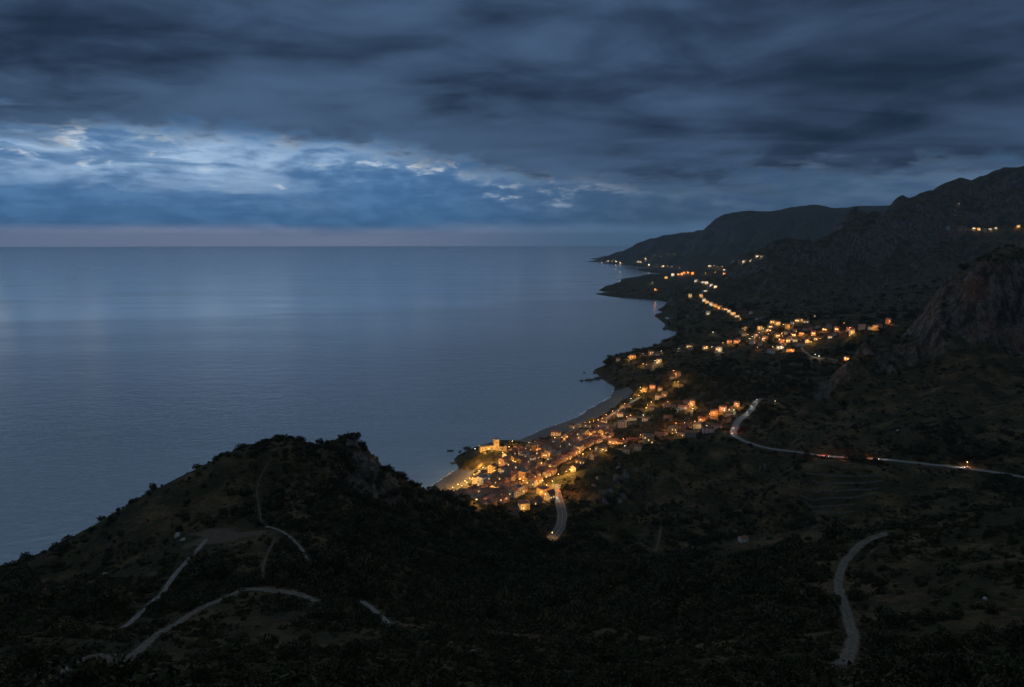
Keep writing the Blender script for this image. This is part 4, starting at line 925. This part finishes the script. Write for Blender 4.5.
CARM = {}
def car(key, s, forward, k, label, beam=1.0, tail=1.0):
    """a car at fraction s along a road, driving in the road's traced direction or against it"""
    c = PATHS[key][0]; i = min(int(s*(len(c)-1)), len(c)-2); d = c[i+1]-c[i]; a = math.atan2(d[1], d[0]) + (0 if forward else math.pi)
    nx, ny = math.cos(a+math.pi/2), math.sin(a+math.pi/2)
    x, y = c[i, 0]-nx*1.9, c[i, 1]-ny*1.9
    r = empty('car', (x, y, gz(x, y)+.17), a); tag(r, label, 'car', 'cars on the roads')
    if k not in CARM: CARM[k] = body_mesh(k)
    b_ = inst('body', CARM[k], r); inst('glass', PM['glass'], b_)
    for wx in (-1.3, 1.3):
        for wy in (-.80, .80): w_ = inst('wheel', PM['tyre'], r, (wx, wy, .32)); inst('rim', PM['rim'], w_)
    for wy in (-.6, .6): inst('headlight', PM['head'], r, (2.12, wy, .66)); inst('tail_light', PM['tail'], r, (-2.13, wy, .80))
    if beam:
        l = bpy.data.objects.new('headlight_beam', HSPOT); COL.objects.link(l); l.parent = r; l.location = (2.4, 0, .8); l.rotation_euler = (R(84), 0, -math.pi/2)
    if tail:
        l = bpy.data.objects.new('tail_light_glow', TSPOT); COL.objects.link(l); l.parent = r; l.location = (-2.6, 0, .9)
    return r
def frac(key, u, v):
    p = cast(u, v); c = PATHS[key][0]; return float(np.argmin(np.hypot(c[:, 0]-p[0], c[:, 1]-p[1]))/(len(c)-1))
car('coast_road', frac('coast_road', 734, 428.5), True, 'white', 'white car with bright headlights in the bend of the coast road')
car('coast_road', frac('coast_road', 733.5, 434), True, 'silver', 'silver car with bright headlights just below the bend of the coast road')
car('coast_road', frac('coast_road', 753, 399.5), True, 'silver', 'silver car farthest back on the lit stretch of coast road', tail=0)
car('coast_road', frac('coast_road', 754, 406), True, 'dark blue', 'dark blue car in the middle of the lit stretch of coast road', tail=0)
car('coast_road', frac('coast_road', 749, 413), True, 'white', 'white car lowest on the lit stretch behind the coast road bend', tail=0)
for i, (u, k, lb) in enumerate(((828, 'red', 'red car with glowing tail lights, leftmost of three spaced out on the straight coast road'), (851, 'black', 'black car with glowing tail lights, middle of three on the straight coast road'), (876, 'dark blue', 'dark blue car with glowing tail lights, rightmost of three on the straight coast road'))):
    car('coast_road', frac('coast_road', u, 456+(u-829)*.055), True, k, lb, tail=1)
car('coast_road', frac('coast_road', 968, 468.5), False, 'white', 'white car alone with headlights near the right end of coast road', tail=0)
car('town_road', frac('town_road', 557.5, 491), False, 'red', 'red car with tail lights glowing at the top of the town road', tail=1)
car('town_road', frac('town_road', 558, 498), True, 'white', 'white car with headlights shining down the town road')
pl = cast(967, 466.5); lamp(pl[0], pl[1], 'orange', 1500, 1.0, 'coast road'); pl = cast(775, 404); lamp(pl[0], pl[1], 'white', 1500, 1.0, 'coast road')
pl = cast(552, 537); lamp(pl[0], pl[1], 'amber', 900, 1.0, 'town road')
# low parapets along the coast road
M_PARA = speckled('parapet_stone', (.25, .24, .225), (.17, .165, .155), 1.2, .9, .2, .03)
M_TERR = speckled('terrace_stone', (.21, .19, .16), (.10, .09, .075), .5, .95, .4, .05)
def parapet(key, s0, s1, shift, label, mat=None, ht=.75):
    c = PATHS[key][0]; c = spline(c[int(s0*len(c)):max(int(s1*len(c)), int(s0*len(c))+4):2], 2.0)
    t = np.gradient(c[:, :2], axis=0); t /= np.linalg.norm(t, axis=1)[:, None]; nr_ = np.column_stack([-t[:, 1], t[:, 0]])
    vs = []; fs = []
    for k in range(len(c)):
        for s, zz in ((-.18, -.6), (-.18, ht), (.18, ht), (.18, -.6)):
            p = c[k, :2]+nr_[k]*(shift+s); vs.append((p[0], p[1], gz(*(c[k, :2]+nr_[k]*shift))+zz))
    for k in range(len(c)-1):
        for j in range(4): a = k*4+j; b2 = k*4+(j+1) % 4; fs.append((a, b2, b2+4, a+4))
    fs += [(3, 2, 1, 0), tuple(len(vs)-4+q for q in range(4))]
    me = bpy.data.meshes.new('parapet'); me.from_pydata(vs, [], fs); me.materials.append(mat or M_PARA); tag(inst('parapet', me), label, 'wall')
parapet('coast_road', .12, .42, -4.6, 'low stone parapet on the valley side of the coast road bend')
parapet('coast_road', .44, .99, -4.6, 'long low stone parapet on the valley side of the straight coast road')
parapet('town_road', .05, .98, -5.2, 'low stone parapet along the right edge of the town road')

# dry-stone terrace walls under the coast road
for i, px in enumerate((((806, 474), (830, 476), (858, 477.5), (880, 477)), ((812, 481), (838, 484), (866, 484), (884, 482)), ((806, 489), (834, 492), (862, 491), (880, 488.5)), ((800, 496), (826, 499), (856, 498.5), (878, 495)), ((806, 504), (832, 507), (858, 505.5)), ((812, 512), (836, 514), (856, 512)))):
    c = spline([cast(u, v)[:2] for u, v in px], 2.0); c = smooth(c, 4); PATHS['terrace%d' % i] = (np.column_stack([c, c[:, 0]*0]), .5, 1)
    parapet('terrace%d' % i, 0, 1, 0, 'dry stone terrace wall below the coast road, ' + ('topmost of six', 'second from top of six', 'third from top of six', 'fourth from top of six', 'fifth from top of six', 'lowest of six')[i], M_TERR, 1.7)
# ------------------------------------------------------------------ vegetation
def leaf_mat(name, c1, c2, c3):
    m, g, b = new_mat(name, c1, .8, .15)
    at = g.N.new('ShaderNodeAttribute'); at.attribute_name = 'shade'
    oi = g.N.new('ShaderNodeObjectInfo').outputs['Random']
    c = g.mix(at.outputs['Fac'], c1, c2); c = g.mix(g.ss(.55, 1.0, oi), c, c3)
    g.L.new(c, b.inputs['Base Color'])
    return m
M_LEAF = leaf_mat('maquis_leaves', (.018, .020, .008), (.062, .060, .021), (.080, .063, .028))
M_LEAFD = leaf_mat('dark_tree_leaves', (.011, .014, .007), (.044, .046, .017), (.040, .038, .018))
M_LEAFB = leaf_mat('dry_scrub_leaves', (.045, .036, .018), (.090, .070, .036), (.050, .050, .026))
M_BARK = speckled('tree_bark', (.06, .048, .038), (.035, .028, .022), 6, .95, .4, .03)
def crown_mesh(name, nleaf, lobes, leaf, mat, seed, flat=.75, base=.0):
    """unit-radius crown: leaf sprays spread through several uneven lobes"""
    rg = np.random.default_rng(seed); cs = []
    for k in range(lobes):
        a = rg.random()*6.283; q = rg.random()**.6*.62; cs.append((q*math.cos(a), q*math.sin(a), base+flat*(.30+.42*rg.random()), .34+.26*rg.random()))
    vs = np.zeros((nleaf*4, 3)); sh = np.zeros(nleaf*4)
    for i in range(nleaf):
        c = cs[i % lobes]; d = rg.normal(size=3); d /= np.linalg.norm(d); q = c[3]*(.55+.5*rg.random())
        p = np.array(c[:3]) + d*q*np.array((1, 1, flat)); p[2] = max(p[2], base*.6+.03)
        n_ = d + rg.normal(size=3)*.55; n_ /= np.linalg.norm(n_); t = np.cross(n_, rg.normal(size=3)); t /= np.linalg.norm(t); b_ = np.cross(n_, t)
        s1, s2 = leaf*(.6+.8*rg.random()), leaf*(.45+.5*rg.random())
        for j, (e, f) in enumerate(((-1, -.4), (.1, -1), (1, .3), (-.2, 1))): vs[i*4+j] = p + t*s1*e + b_*s2*f
        sh[i*4:i*4+4] = np.clip(.5*rg.random() + .5*((i % lobes)*.37 % 1), 0, 1)
    me = bpy.data.meshes.new(name); me.from_pydata(vs.tolist(), [], np.arange(nleaf*4).reshape(-1, 4).tolist()); me.materials.append(mat)
    at = me.attributes.new('shade', 'FLOAT', 'POINT'); at.data.foreach_set('value', sh.astype(np.float32))
    return me
SHRUBM = [crown_mesh('shrub_crown', 520, 6+k, .085, (M_LEAF, M_LEAF, M_LEAFD, M_LEAFB)[k], 40+k, (.8, .65, .9, .6)[k]) for k in range(4)]
TREEM = [crown_mesh('tree_crown', 760, 8+k, .085, M_LEAFD, 60+k, (.85, .7)[k], (.75, .9)[k]) for k in range(2)]
def trunk_mesh(seed, h):
    rg = np.random.default_rng(seed); m = MB(); x = y = 0.0; z = -.25; r = .085
    for k in range(4):
        nx, ny, nz = x+rg.normal()*.05, y+rg.normal()*.05, z+(h+.25)/4
        d = Vector((nx-x, ny-y, nz-z)); q = d.to_track_quat('Z', 'Y').to_matrix()
        m.cyl(((x+nx)/2, (y+ny)/2, (z+nz)/2), r, d.length*1.08, 7, r*.82, q); x, y, z = nx, ny, nz; r *= .82
    for k in range(3):
        a = k*2.1+rg.random(); d = Vector((math.cos(a)*.4, math.sin(a)*.4, .34)); q = d.to_track_quat('Z', 'Y').to_matrix()
        m.cyl((x+d.x/2, y+d.y/2, z-.05+d.z/2), r*.7, d.length, 6, r*.25, q)
    return m.mesh('tree_trunk', M_BARK)
TRUNKM = [trunk_mesh(70, .85), trunk_mesh(71, 1.0)]
PROTO = bpy.data.collections.new('scrub_kinds')       # what the ground cover is made of
for k in range(5):
    me = crown_mesh('scrub', 170, 5+k % 3, .13, (M_LEAF, M_LEAFD, M_LEAFB, M_LEAF, M_LEAFD)[k], 80+k, (.75, .9, .5, .6, .8)[k]); PROTO.objects.link(bpy.data.objects.new('scrub', me))

S1 = slope_of(H)
def gridv(A, x, y): return hat(x, y, A)
NC = 430000
th = RNG.uniform(R(-44), R(44), NC); lr = RNG.uniform(math.log(58), math.log(4200), NC)
r = np.exp(lr); X = r*np.sin(th); Y = r*np.cos(th); Zh = hat(X, Y)
nzv = perlin(X/26, Y/26)*.6 + perlin(X/9, Y/9)*.4 + perlin(X/140, Y/140)*.5
slope = gridv(S1, X, Y); rm = gridv(np.minimum(ROADMASK, 60), X, Y)
dens = np.clip(.60 + nzv*1.9, .05, 1.0)*(.55 + .45*sstep(150, 420, r))*(1 - sstep(.95, 1.35, slope))*(1 - .35*sstep(900, 1800, r))
wood = sstep(-.02, .22, perlin(X/75+5, Y/75) + .5*perlin(X/30, Y/30) + np.clip((110-Zh)/160, -.25, .25)*(r < 700) - .9*sstep(.0, .25, nzv*-1)) * (1-sstep(2200, 3500, r))
bare = np.zeros(NC)
for u, v, rad in ((150, 515, 110), (235, 490, 75), (60, 570, 90), (210, 545, 60), (930, 590, 95), (1010, 560, 90), (760, 600, 55), (900, 410, 170), (990, 400, 150), (690, 490, 110), (800, 440, 110), (845, 490, 80), (250, 640, 45), (420, 660, 40), (700, 660, 30), (350, 448, 42), (372, 462, 30)):
    q = cast(u, v); bare = np.maximum(bare, np.exp(-((X-q[0])**2+(Y-q[1])**2)/(rad*rad)))
deep = np.zeros(NC)
for u, v, rad in ((430, 545, 90), (560, 590, 110), (500, 540, 80), (400, 500, 70), (650, 600, 60), (760, 385, 200), (700, 375, 160)):
    q = cast(u, v); deep = np.maximum(deep, np.exp(-((X-q[0])**2+(Y-q[1])**2)/(rad*rad)))
wood = np.clip(wood*(1-.85*bare) + .75*deep, 0, 1); dens = np.clip(dens*(1 - .62*bare) + .35*deep*(slope < 1.2), 0, 1)
R0 = np.clip(RNG.gamma(2.0, .50, NC), .35, 4.2)*(1 + .9*wood)
dens = dens*(1 - .45*wood)
RB = R0*(.95 + .45*sstep(120, 420, r) + 1.6*sstep(700, 2600, r))
ok = (RNG.random(NC) < dens) & (Zh > 3.5) & (rm > RB*.55)
XC = [(*cpt(-14, -16), 15), (*cpt(-2, -20), 15), (*cpt(8, -16), 12)] + [(*cast(u, v)[:2], 13) for u, v in ((478, 467.5), (483, 468), (488, 468), (480, 472.5), (474, 478), (466, 484))]
hx = np.array([h[0] for h in HOUSES]+[a for a, b in LAMPS]+[CX]+[q[0] for q in XC]); hy = np.array([h[1] for h in HOUSES]+[b for a, b in LAMPS]+[CY]+[q[1] for q in XC]); hr = np.array([h[2] for h in HOUSES]+[5.0]*len(LAMPS)+[22]+[q[2] for q in XC])
cand = np.where(ok)[0]
for i in np.array_split(cand, 60):
    d = np.hypot(X[i, None]-hx, Y[i, None]-hy) - hr
    ok[i] &= d.min(axis=1) > RB[i]*.8
cmask = np.array([inpoly(X[i], Y[i], CORE) if ok[i] and 600 < r[i] < 1300 else False for i in range(NC)])
ok &= ~(cmask & (RNG.random(NC) > .35))
RB = np.where(cmask, np.minimum(RB, 2.2), RB)
for key_lo, key_hi in ((MAIN_LO, MAIN_HI), (SMALL_LO, SMALL_HI)):     # keep the beaches clear
    bp_ = [tuple(cast(u, v)[:2]) for u, v in key_lo] + [tuple(cast(u, v)[:2]) for u, v in key_hi[::-1]]
    sel = np.where(ok & (Zh < 9))[0]
    for i in sel:
        if inpoly(X[i], Y[i], bp_): ok[i] = False
for key in [k for k in PATHS if k.startswith('terrace')]:
    c_ = PATHS[key][0]; sel = np.where(ok & (np.hypot(X-c_[:, 0].mean(), Y-c_[:, 1].mean()) < 90))[0]
    if len(sel): ok[sel] &= np.hypot(X[sel, None]-c_[None, ::2, 0], Y[sel, None]-c_[None, ::2, 1]).min(axis=1) > RB[sel]*.7 + 2
idx = np.where(ok)[0]
# what the viewpoint can see of them
dzv = Zh+RB*.8-CAM_Z; fw = Y*cp-dzv*sp; pu = 512+FPX*X/fw; pv = 343.5-FPX*(Y*sp+dzv*cp)/fw
vis = np.zeros(NC, bool)
inf = idx[(pu[idx] > -5) & (pu[idx] < 1029) & (pv[idx] > 0) & (pv[idx] < 692) & (r[idx] < 900)]
tt = np.linspace(.10, .97, 70)
for i in np.array_split(inf, 40):
    hx_ = hat(X[i, None]*tt, Y[i, None]*tt); lz = CAM_Z + (Zh[i]+RB[i]*1.0-CAM_Z)[:, None]*tt
    vis[i] = (lz > hx_).all(axis=1)
size = RB*FPX/np.maximum(fw, 1)
vi = np.where(vis)[0]; vi = vi[np.argsort(-size[vi])]
# trees: the tall ones on the headland and valley; shrubs: the 250 largest seen
chosen = set()
def sector(i):
    u, v = pu[i], pv[i]
    if r[i] < 250 and u < 480: return 'near slope left', 'dark maquis shrub on the near slope at the bottom of the picture', 'shrubs on the near slope'
    if u < 420 and Y[i] < 380: return 'track', 'dark maquis shrub beside the pale tracks of the left headland', 'shrubs by the headland tracks'
    if u < 480: return 'knoll', 'dark maquis shrub on the knoll of the left headland above the sea', 'shrubs on the headland knoll'
    if u > 640 and r[i] < 420: return 'spur', 'dark maquis shrub on the right slope near the winding pale road', 'shrubs on the right slope'
    return 'valley', 'dark maquis shrub in the dark valley between the two hillsides', 'shrubs in the valley'
nsh = 0
for i in vi:
    if nsh >= 250: break
    o = inst('shrub', SHRUBM[int(i) % 4], None, (X[i], Y[i], Zh[i]-RB[i]*.12), (0, 0, float(th[i]*37 % 6.28)), (RB[i]*1.05, RB[i]*.95, RB[i]*(.8+.4*R0[i]/3.6)))
    _, lb, gp = sector(i); tag(o, lb, 'shrub', gp); chosen.add(i); nsh += 1
def tree(x, y, z, s, label, group, k):
    o = empty('tree', (x, y, z), random.uniform(0, 6.28)); o.scale = (s, s, s*random.uniform(.9, 1.15)); tag(o, label, 'tree', group)
    inst('trunk', TRUNKM[k], o); inst('crown', TREEM[k], o)
    return o
nt_ = 0
TGT = {'knoll': (22, 'small dark tree on the slope of the left headland knoll', 'trees on the headland knoll'), 'valley': (26, 'dark tree in the valley below the two hillsides', 'trees in the valley'), 'spur': (14, 'dark tree on the right slope near the winding pale road', 'trees on the right slope'), 'track': (8, 'dark tree beside the pale tracks of the left headland', 'trees by the headland tracks')}
cnt = {k: 0 for k in TGT}
for i in vi[::-1][len(vi)//3:] if len(vi) > 900 else vi:
    k = sector(i)[0]
    if i in chosen or k not in cnt or cnt[k] >= TGT[k][0] or R0[i] < 1.3: continue
    tree(X[i], Y[i], Zh[i], 1.6+R0[i]*.6, TGT[k][1], TGT[k][2], cnt[k] % 2); cnt[k] += 1; chosen.add(i)
for u, v, s, lb in ((149, 494.5, 2.6, 'small round tree standing alone on the left skyline over the sea'), (131, 502, 2.3, 'small tree just below the lone skyline tree of the left headland'), (106, 513, 3.0, 'bushy tree where the left headland skyline steepens towards the sea'), (70, 535, 3.2, 'bushy tree low on the left headland skyline'), (287, 438, 2.0, 'low bushy tree on the very top of the headland knoll')):
    p = cast(u, v+3); p is not None and p[2] > 5 and p[1] < 900 and tree(p[0], p[1], p[2]-.2, s, lb, 'trees on the headland skyline', 0)
# all the rest is ground cover
rest = np.array([i for i in idx if i not in chosen])
def scatter(name, ii, label, proto=None):
    me = bpy.data.meshes.new(name); n_ = len(ii)
    me.vertices.add(n_); me.vertices.foreach_set('co', np.stack([X[ii], Y[ii], Zh[ii]-RB[ii]*.15], -1).astype(np.float32).ravel())
    a = me.attributes.new('size', 'FLOAT_VECTOR', 'POINT'); k = RNG.uniform(.75, 1.25, (n_, 3)); a.data.foreach_set('vector', (RB[ii][:, None]*k).astype(np.float32).ravel())
    a = me.attributes.new('turn', 'FLOAT_VECTOR', 'POINT'); t = np.zeros((n_, 3)); t[:, 2] = RNG.uniform(0, 6.28, n_); a.data.foreach_set('vector', t.astype(np.float32).ravel())
    o = bpy.data.objects.new(name, me); COL.objects.link(o); tag(o, label, None, None, 'stuff')
    ng = bpy.data.node_groups.new(name, 'GeometryNodeTree')
    ng.interface.new_socket('Geometry', in_out='INPUT', socket_type='NodeSocketGeometry'); ng.interface.new_socket('Geometry', in_out='OUTPUT', socket_type='NodeSocketGeometry')
    N, L = ng.nodes, ng.links
    gi, go = N.new('NodeGroupInput'), N.new('NodeGroupOutput'); iop = N.new('GeometryNodeInstanceOnPoints'); ci = N.new('GeometryNodeCollectionInfo')
    ci.inputs['Collection'].default_value = proto or PROTO; ci.inputs['Separate Children'].default_value = True; ci.inputs['Reset Children'].default_value = True
    def attr(nm):
        q = N.new('GeometryNodeInputNamedAttribute'); q.data_type = 'FLOAT_VECTOR'; q.inputs['Name'].default_value = nm; return q.outputs['Attribute']
    m2p = N.new('GeometryNodeMeshToPoints')
    L.new(gi.outputs[0], m2p.inputs['Mesh']); L.new(m2p.outputs[0], iop.inputs['Points']); L.new(ci.outputs[0], iop.inputs['Instance']); iop.inputs['Pick Instance'].default_value = True
    L.new(attr('size'), iop.inputs['Scale'])
    e2r = N.new('FunctionNodeEulerToRotation'); L.new(attr('turn'), e2r.inputs[0]); L.new(e2r.outputs[0], iop.inputs['Rotation'])
    L.new(iop.outputs[0], go.inputs[0])
    md = o.modifiers.new('scatter', 'NODES'); md.node_group = ng
    return o
PROTO2 = bpy.data.collections.new('woodland_kinds')
for k in range(4):
    me = crown_mesh('woodland', 330, 8+k, .105, (M_LEAFD, M_LEAFD, M_LEAF, M_LEAFD)[k], 180+k, (.9, 1.1, .8, 1.0)[k]); PROTO2.objects.link(bpy.data.objects.new('woodland', me))
big_ = (wood[rest] > .45) & (RB[rest] > 1.6)
scatter('woodland', rest[big_], 'dark rounded woodland filling the folds of the hillsides', PROTO2); rest = rest[~big_]
scatter('scrub_cover', rest[r[rest] < 1000], 'dense dark maquis scrub covering the near slopes'); scatter('distant_scrub', rest[r[rest] >= 1000], 'dark scrub and woodland round the town and the far slopes')
VEGN = (len(rest), len(vi), nsh, dict(cnt))

# ------------------------------------------------------------------ rocks
def rock_mesh(seed, mat, name='rock'):
    rg = np.random.default_rng(seed); m = MB(); m.ball((0, 0, 0), 1, 3)
    pl = rg.normal(size=(9, 3)); pl /= np.linalg.norm(pl, axis=1)[:, None]; dd = .38 + .42*rg.random(9)
    for v in m.bm.verts:
        p = np.array(v.co); 
        for n_, d in zip(pl, dd):
            e = p @ n_ - d
            if e > 0: p = p - n_*e*.9
        v.co = p*(1+rg.normal()*.035)
    return m.mesh(name, mat)
M_WETROCK = speckled('sea_rock_stone', (.060, .056, .052), (.028, .027, .026), .6, .6, .5, .1)
M_PALEROCK = speckled('limestone', (.300, .290, .275), (.170, .160, .150), .9, .95, .5, .08)
SR = [rock_mesh(90+k, M_WETROCK, 'sea_rock') for k in range(3)]; BR = [rock_mesh(95+k, M_PALEROCK, 'boulder') for k in range(3)]
M_CRAG = speckled('crag_stone', (.120, .110, .098), (.050, .046, .042), 2.2, .95, .8, .1)
OR = [rock_mesh(120+k, M_CRAG, 'outcrop') for k in range(3)]
for i, (u, v, s, lb) in enumerate(((451, 451, 4.0, 'dark sea rock standing alone off the castle point, leftmost of all'), (459.5, 451.8, 3.0, 'small dark sea rock next to the castle point'), (468, 448.5, 5.5, 'long low dark rock against the castle point'), (458, 461, 5.5, 'broad dark rock at the shore of the small beach'), (463, 464, 4.5, 'dark shore rock under the castle cliff'), (453, 463.5, 3.0, 'low dark rock in the water off the small beach'),
        (595, 372.5, 7, 'tall dark sea rock under the villa headland'), (589, 380.5, 7, 'broad dark sea rock off the villa headland'), (581.5, 380.8, 4.5, 'outermost dark sea rock off the villa headland'), (584.6, 372.8, 3, 'tiny dark rock farthest out beyond the villa headland'), (597, 378.5, 8, 'dark rock touching the foot of the villa headland'), (665, 329, 9, 'dark reef rock in the cove below the village lane'), (667, 342, 6, 'dark rock in the bay behind the villa headland'))):
    p = Z(u, v, 0); o = inst('sea_rock', SR[i % 3], None, (p[0], p[1], .1*s), (0, 0, i*1.3), (s*1.5, s*.9, s*.55)); tag(o, lb, 'rock', 'dark rocks in the sea')
for i, (u, v, s, lb) in enumerate(((566, 592, 3.2, 'large pale rock face alone deep in the dark valley'), (569, 597, 2.6, 'pale rock just below the large one in the valley'), (473, 653, 1.1, 'small pale boulder on the near slope at bottom centre'), (178, 536, 2.6, 'pale concrete-grey boulder at the head of the saddle track'), (183, 540, 1.8, 'pale boulder where the saddle track meets the clearing'), (812, 630, 1.2, 'pale boulder on the right slope left of the winding road'), (735, 583, 1.6, 'pale boulder on the crest of the right spur'), (806, 575, 1.3, 'pale boulder above the first bend of the winding road'), (985, 600, 1.2, 'pale boulder on the right slope well right of the road'), (1003, 640, 1.1, 'pale boulder near the bottom right corner'), (262, 650, .8, 'small pale stone below the ridge track'), (105, 575, 1.5, 'pale boulder on the seaward left slope'), (898, 431, 3, 'pale boulder high on the slope above the coast road'), (445, 640, .9, 'pale stone right of the lower track'))):
    p = cast(u, v); o = inst('boulder', BR[i % 3], None, (p[0], p[1], p[2]+.15*s), (.2*i % .5, .1, i*1.7), (s*1.2, s*.9, s*.8)); tag(o, lb, 'rock', 'pale boulders on the slopes')

for i, (u, v, s, lb) in enumerate(((350, 442, 6.5, 'large grey outcrop on the right knob of the headland knoll'), (362, 450, 5.0, 'grey outcrop just right of the headland knob'), (371, 462, 6.0, 'grey outcrop on the steep right flank of the headland knob'), (340, 446, 4.0, 'small grey outcrop left of the headland knob'), (290, 446, 3.0, 'small grey outcrop under the very top of the knoll'), (318, 452, 3.6, 'grey outcrop in the dip between the two headland tops'), (868, 352, 13, 'grey pillar crag between the village and the red cliff'), (858, 360, 9, 'smaller grey crag left of the pillar by the village'))):
    p = cast(u, v)
    if p is not None: o = inst('outcrop', OR[i % 3], None, (p[0], p[1], p[2]-.35*s), (.15, .1, i*1.1), (s*1.1, s*.8, s*.9)); tag(o, lb, 'rock', 'grey crags on the hillsides')

rk_ = np.random.default_rng(5)
for i in range(22):
    u, v = 588+44*rk_.random(), 466+38*rk_.random(); s = 3.5+5.5*rk_.random()
    p = cast(u, v)
    if p is None or any(math.hypot(p[0]-h[0], p[1]-h[1]) < h[2]+s for h in HOUSES) or near(p[0], p[1], 'town_road') < s+6: continue
    o = inst('outcrop', OR[i % 3], None, (p[0], p[1], p[2]-.3*s), (.3*rk_.normal(), .3*rk_.normal(), i*1.1), (s*1.1, s*.8, s*(.8+.6*rk_.random()))); tag(o, 'grey crag among the others of the rocky bluff just right of the town', 'rock', 'crags of the rocky bluff')
# ------------------------------------------------------------------ labels that single out each house and lamp
LMK = {'the floodlit castle': (494, 450), 'the small beach': (466, 484), 'the floodlit villa': (523, 510), 'the top of the town road': (557, 486), 'the coast road bend': (735, 420), 'the middle beach': (583, 426), 'the far beach end': (637, 397), 'the near beach end': (545, 442), 'the near headland slope': (482, 506), 'the rocky crag': (600, 466), 'the town centre': (540, 462), 'the white beach block': (622, 428)}
LMK = {k: cast(*v)[:2] for k, v in LMK.items()}
def ordn(n, words, more):
    return words[n] if n < len(words) else more
def label_set(items, area_town):
    """items: (object, description, x, y, u, area phrase)"""
    groups = {}
    for it in items:
        o, d, x, y, u, ap = it
        if ap is None:
            k = min(LMK, key=lambda q: math.hypot(LMK[q][0]-x, LMK[q][1]-y)); groups.setdefault((d, k, True), []).append((math.hypot(LMK[k][0]-x, LMK[k][1]-y), o))
        else: groups.setdefault((d, ap, False), []).append((u, o))
    for (d, k, town), L in groups.items():
        L.sort(key=lambda q: q[0])
        for n_, (_, o) in enumerate(L):
            if len(L) == 1: o['label'] = f'{d}, the only one beside {k}' if town else f'{d}, the only one {k}'
            elif town: o['label'] = f'{d}, {ORD[n_] if n_ < len(ORD) else "farthest"} to {k}'
            else: o['label'] = f'{d}, {ORDL[n_] if n_ < len(ORDL) else "rightmost"} of them {k}'
KINDS_ = {'small': 'small', 'tall': 'tall narrow', 'long': 'long', 'square': 'square', 'block': 'flat-roofed'}
ROOFW = {'small': 'gabled', 'tall': 'gabled', 'long': 'gabled', 'square': 'hipped', 'block': ''}
AREAS = {'village': 'in the hill village', 'headland': 'on the villa headland', 'lane': 'along the village lane', 'cove': 'at the cove cape', 'hillside': 'on the far hillside', 'far cape': 'on the far cape', 'mountain': 'on the dark mountain', 'valley': 'in the valley', 'villa': 'round the floodlit villa', 'castle': 'on the castle point', 'coast road': 'by the coast road', 'town road': 'at the foot of the town road'}
items = []
for x, y, rr, o, f in HOUSES:
    if 'label' in o: continue
    town = f['area'] in ('town', 'strip')
    w_ = ('window-lit ' if f['lit'] else 'unlit ') if town else ''
    d = f"{KINDS_[f['t']]} {w_}{f['c']} {ROOFW[f['t']]} house".replace('  ', ' ')
    items.append((o, d, x, y, f['u'][0], None if town else AREAS[f['area']]))
    if o['group'] == 'houses of the seaside town' and f['area'] not in ('town', 'strip'): o['group'] = 'houses ' + AREAS[f['area']]
label_set(items, True)
items = []
for o, f in LAMPOBJ:
    town = f['area'] == 'town'
    br = {1: 'faint', 2: 'medium', 3: 'bright'}[f['cl']] if f['area'] in ('town', 'village', 'headland') and 'cl' in f else ''
    d = f"{br} {f['k']} street lamp".strip()
    items.append((o, d, f['x'], f['y'], f['u'][0], None if town else AREAS[f['area']]))
    o['group'] = 'street lamps of the seaside town' if town else 'street lamps ' + AREAS[f['area']]
label_set(items, True)

import sys; sys.stderr.write('COUNT %d %d %r\n' % (len(HOUSES), len(LAMPOBJ), VEGN))
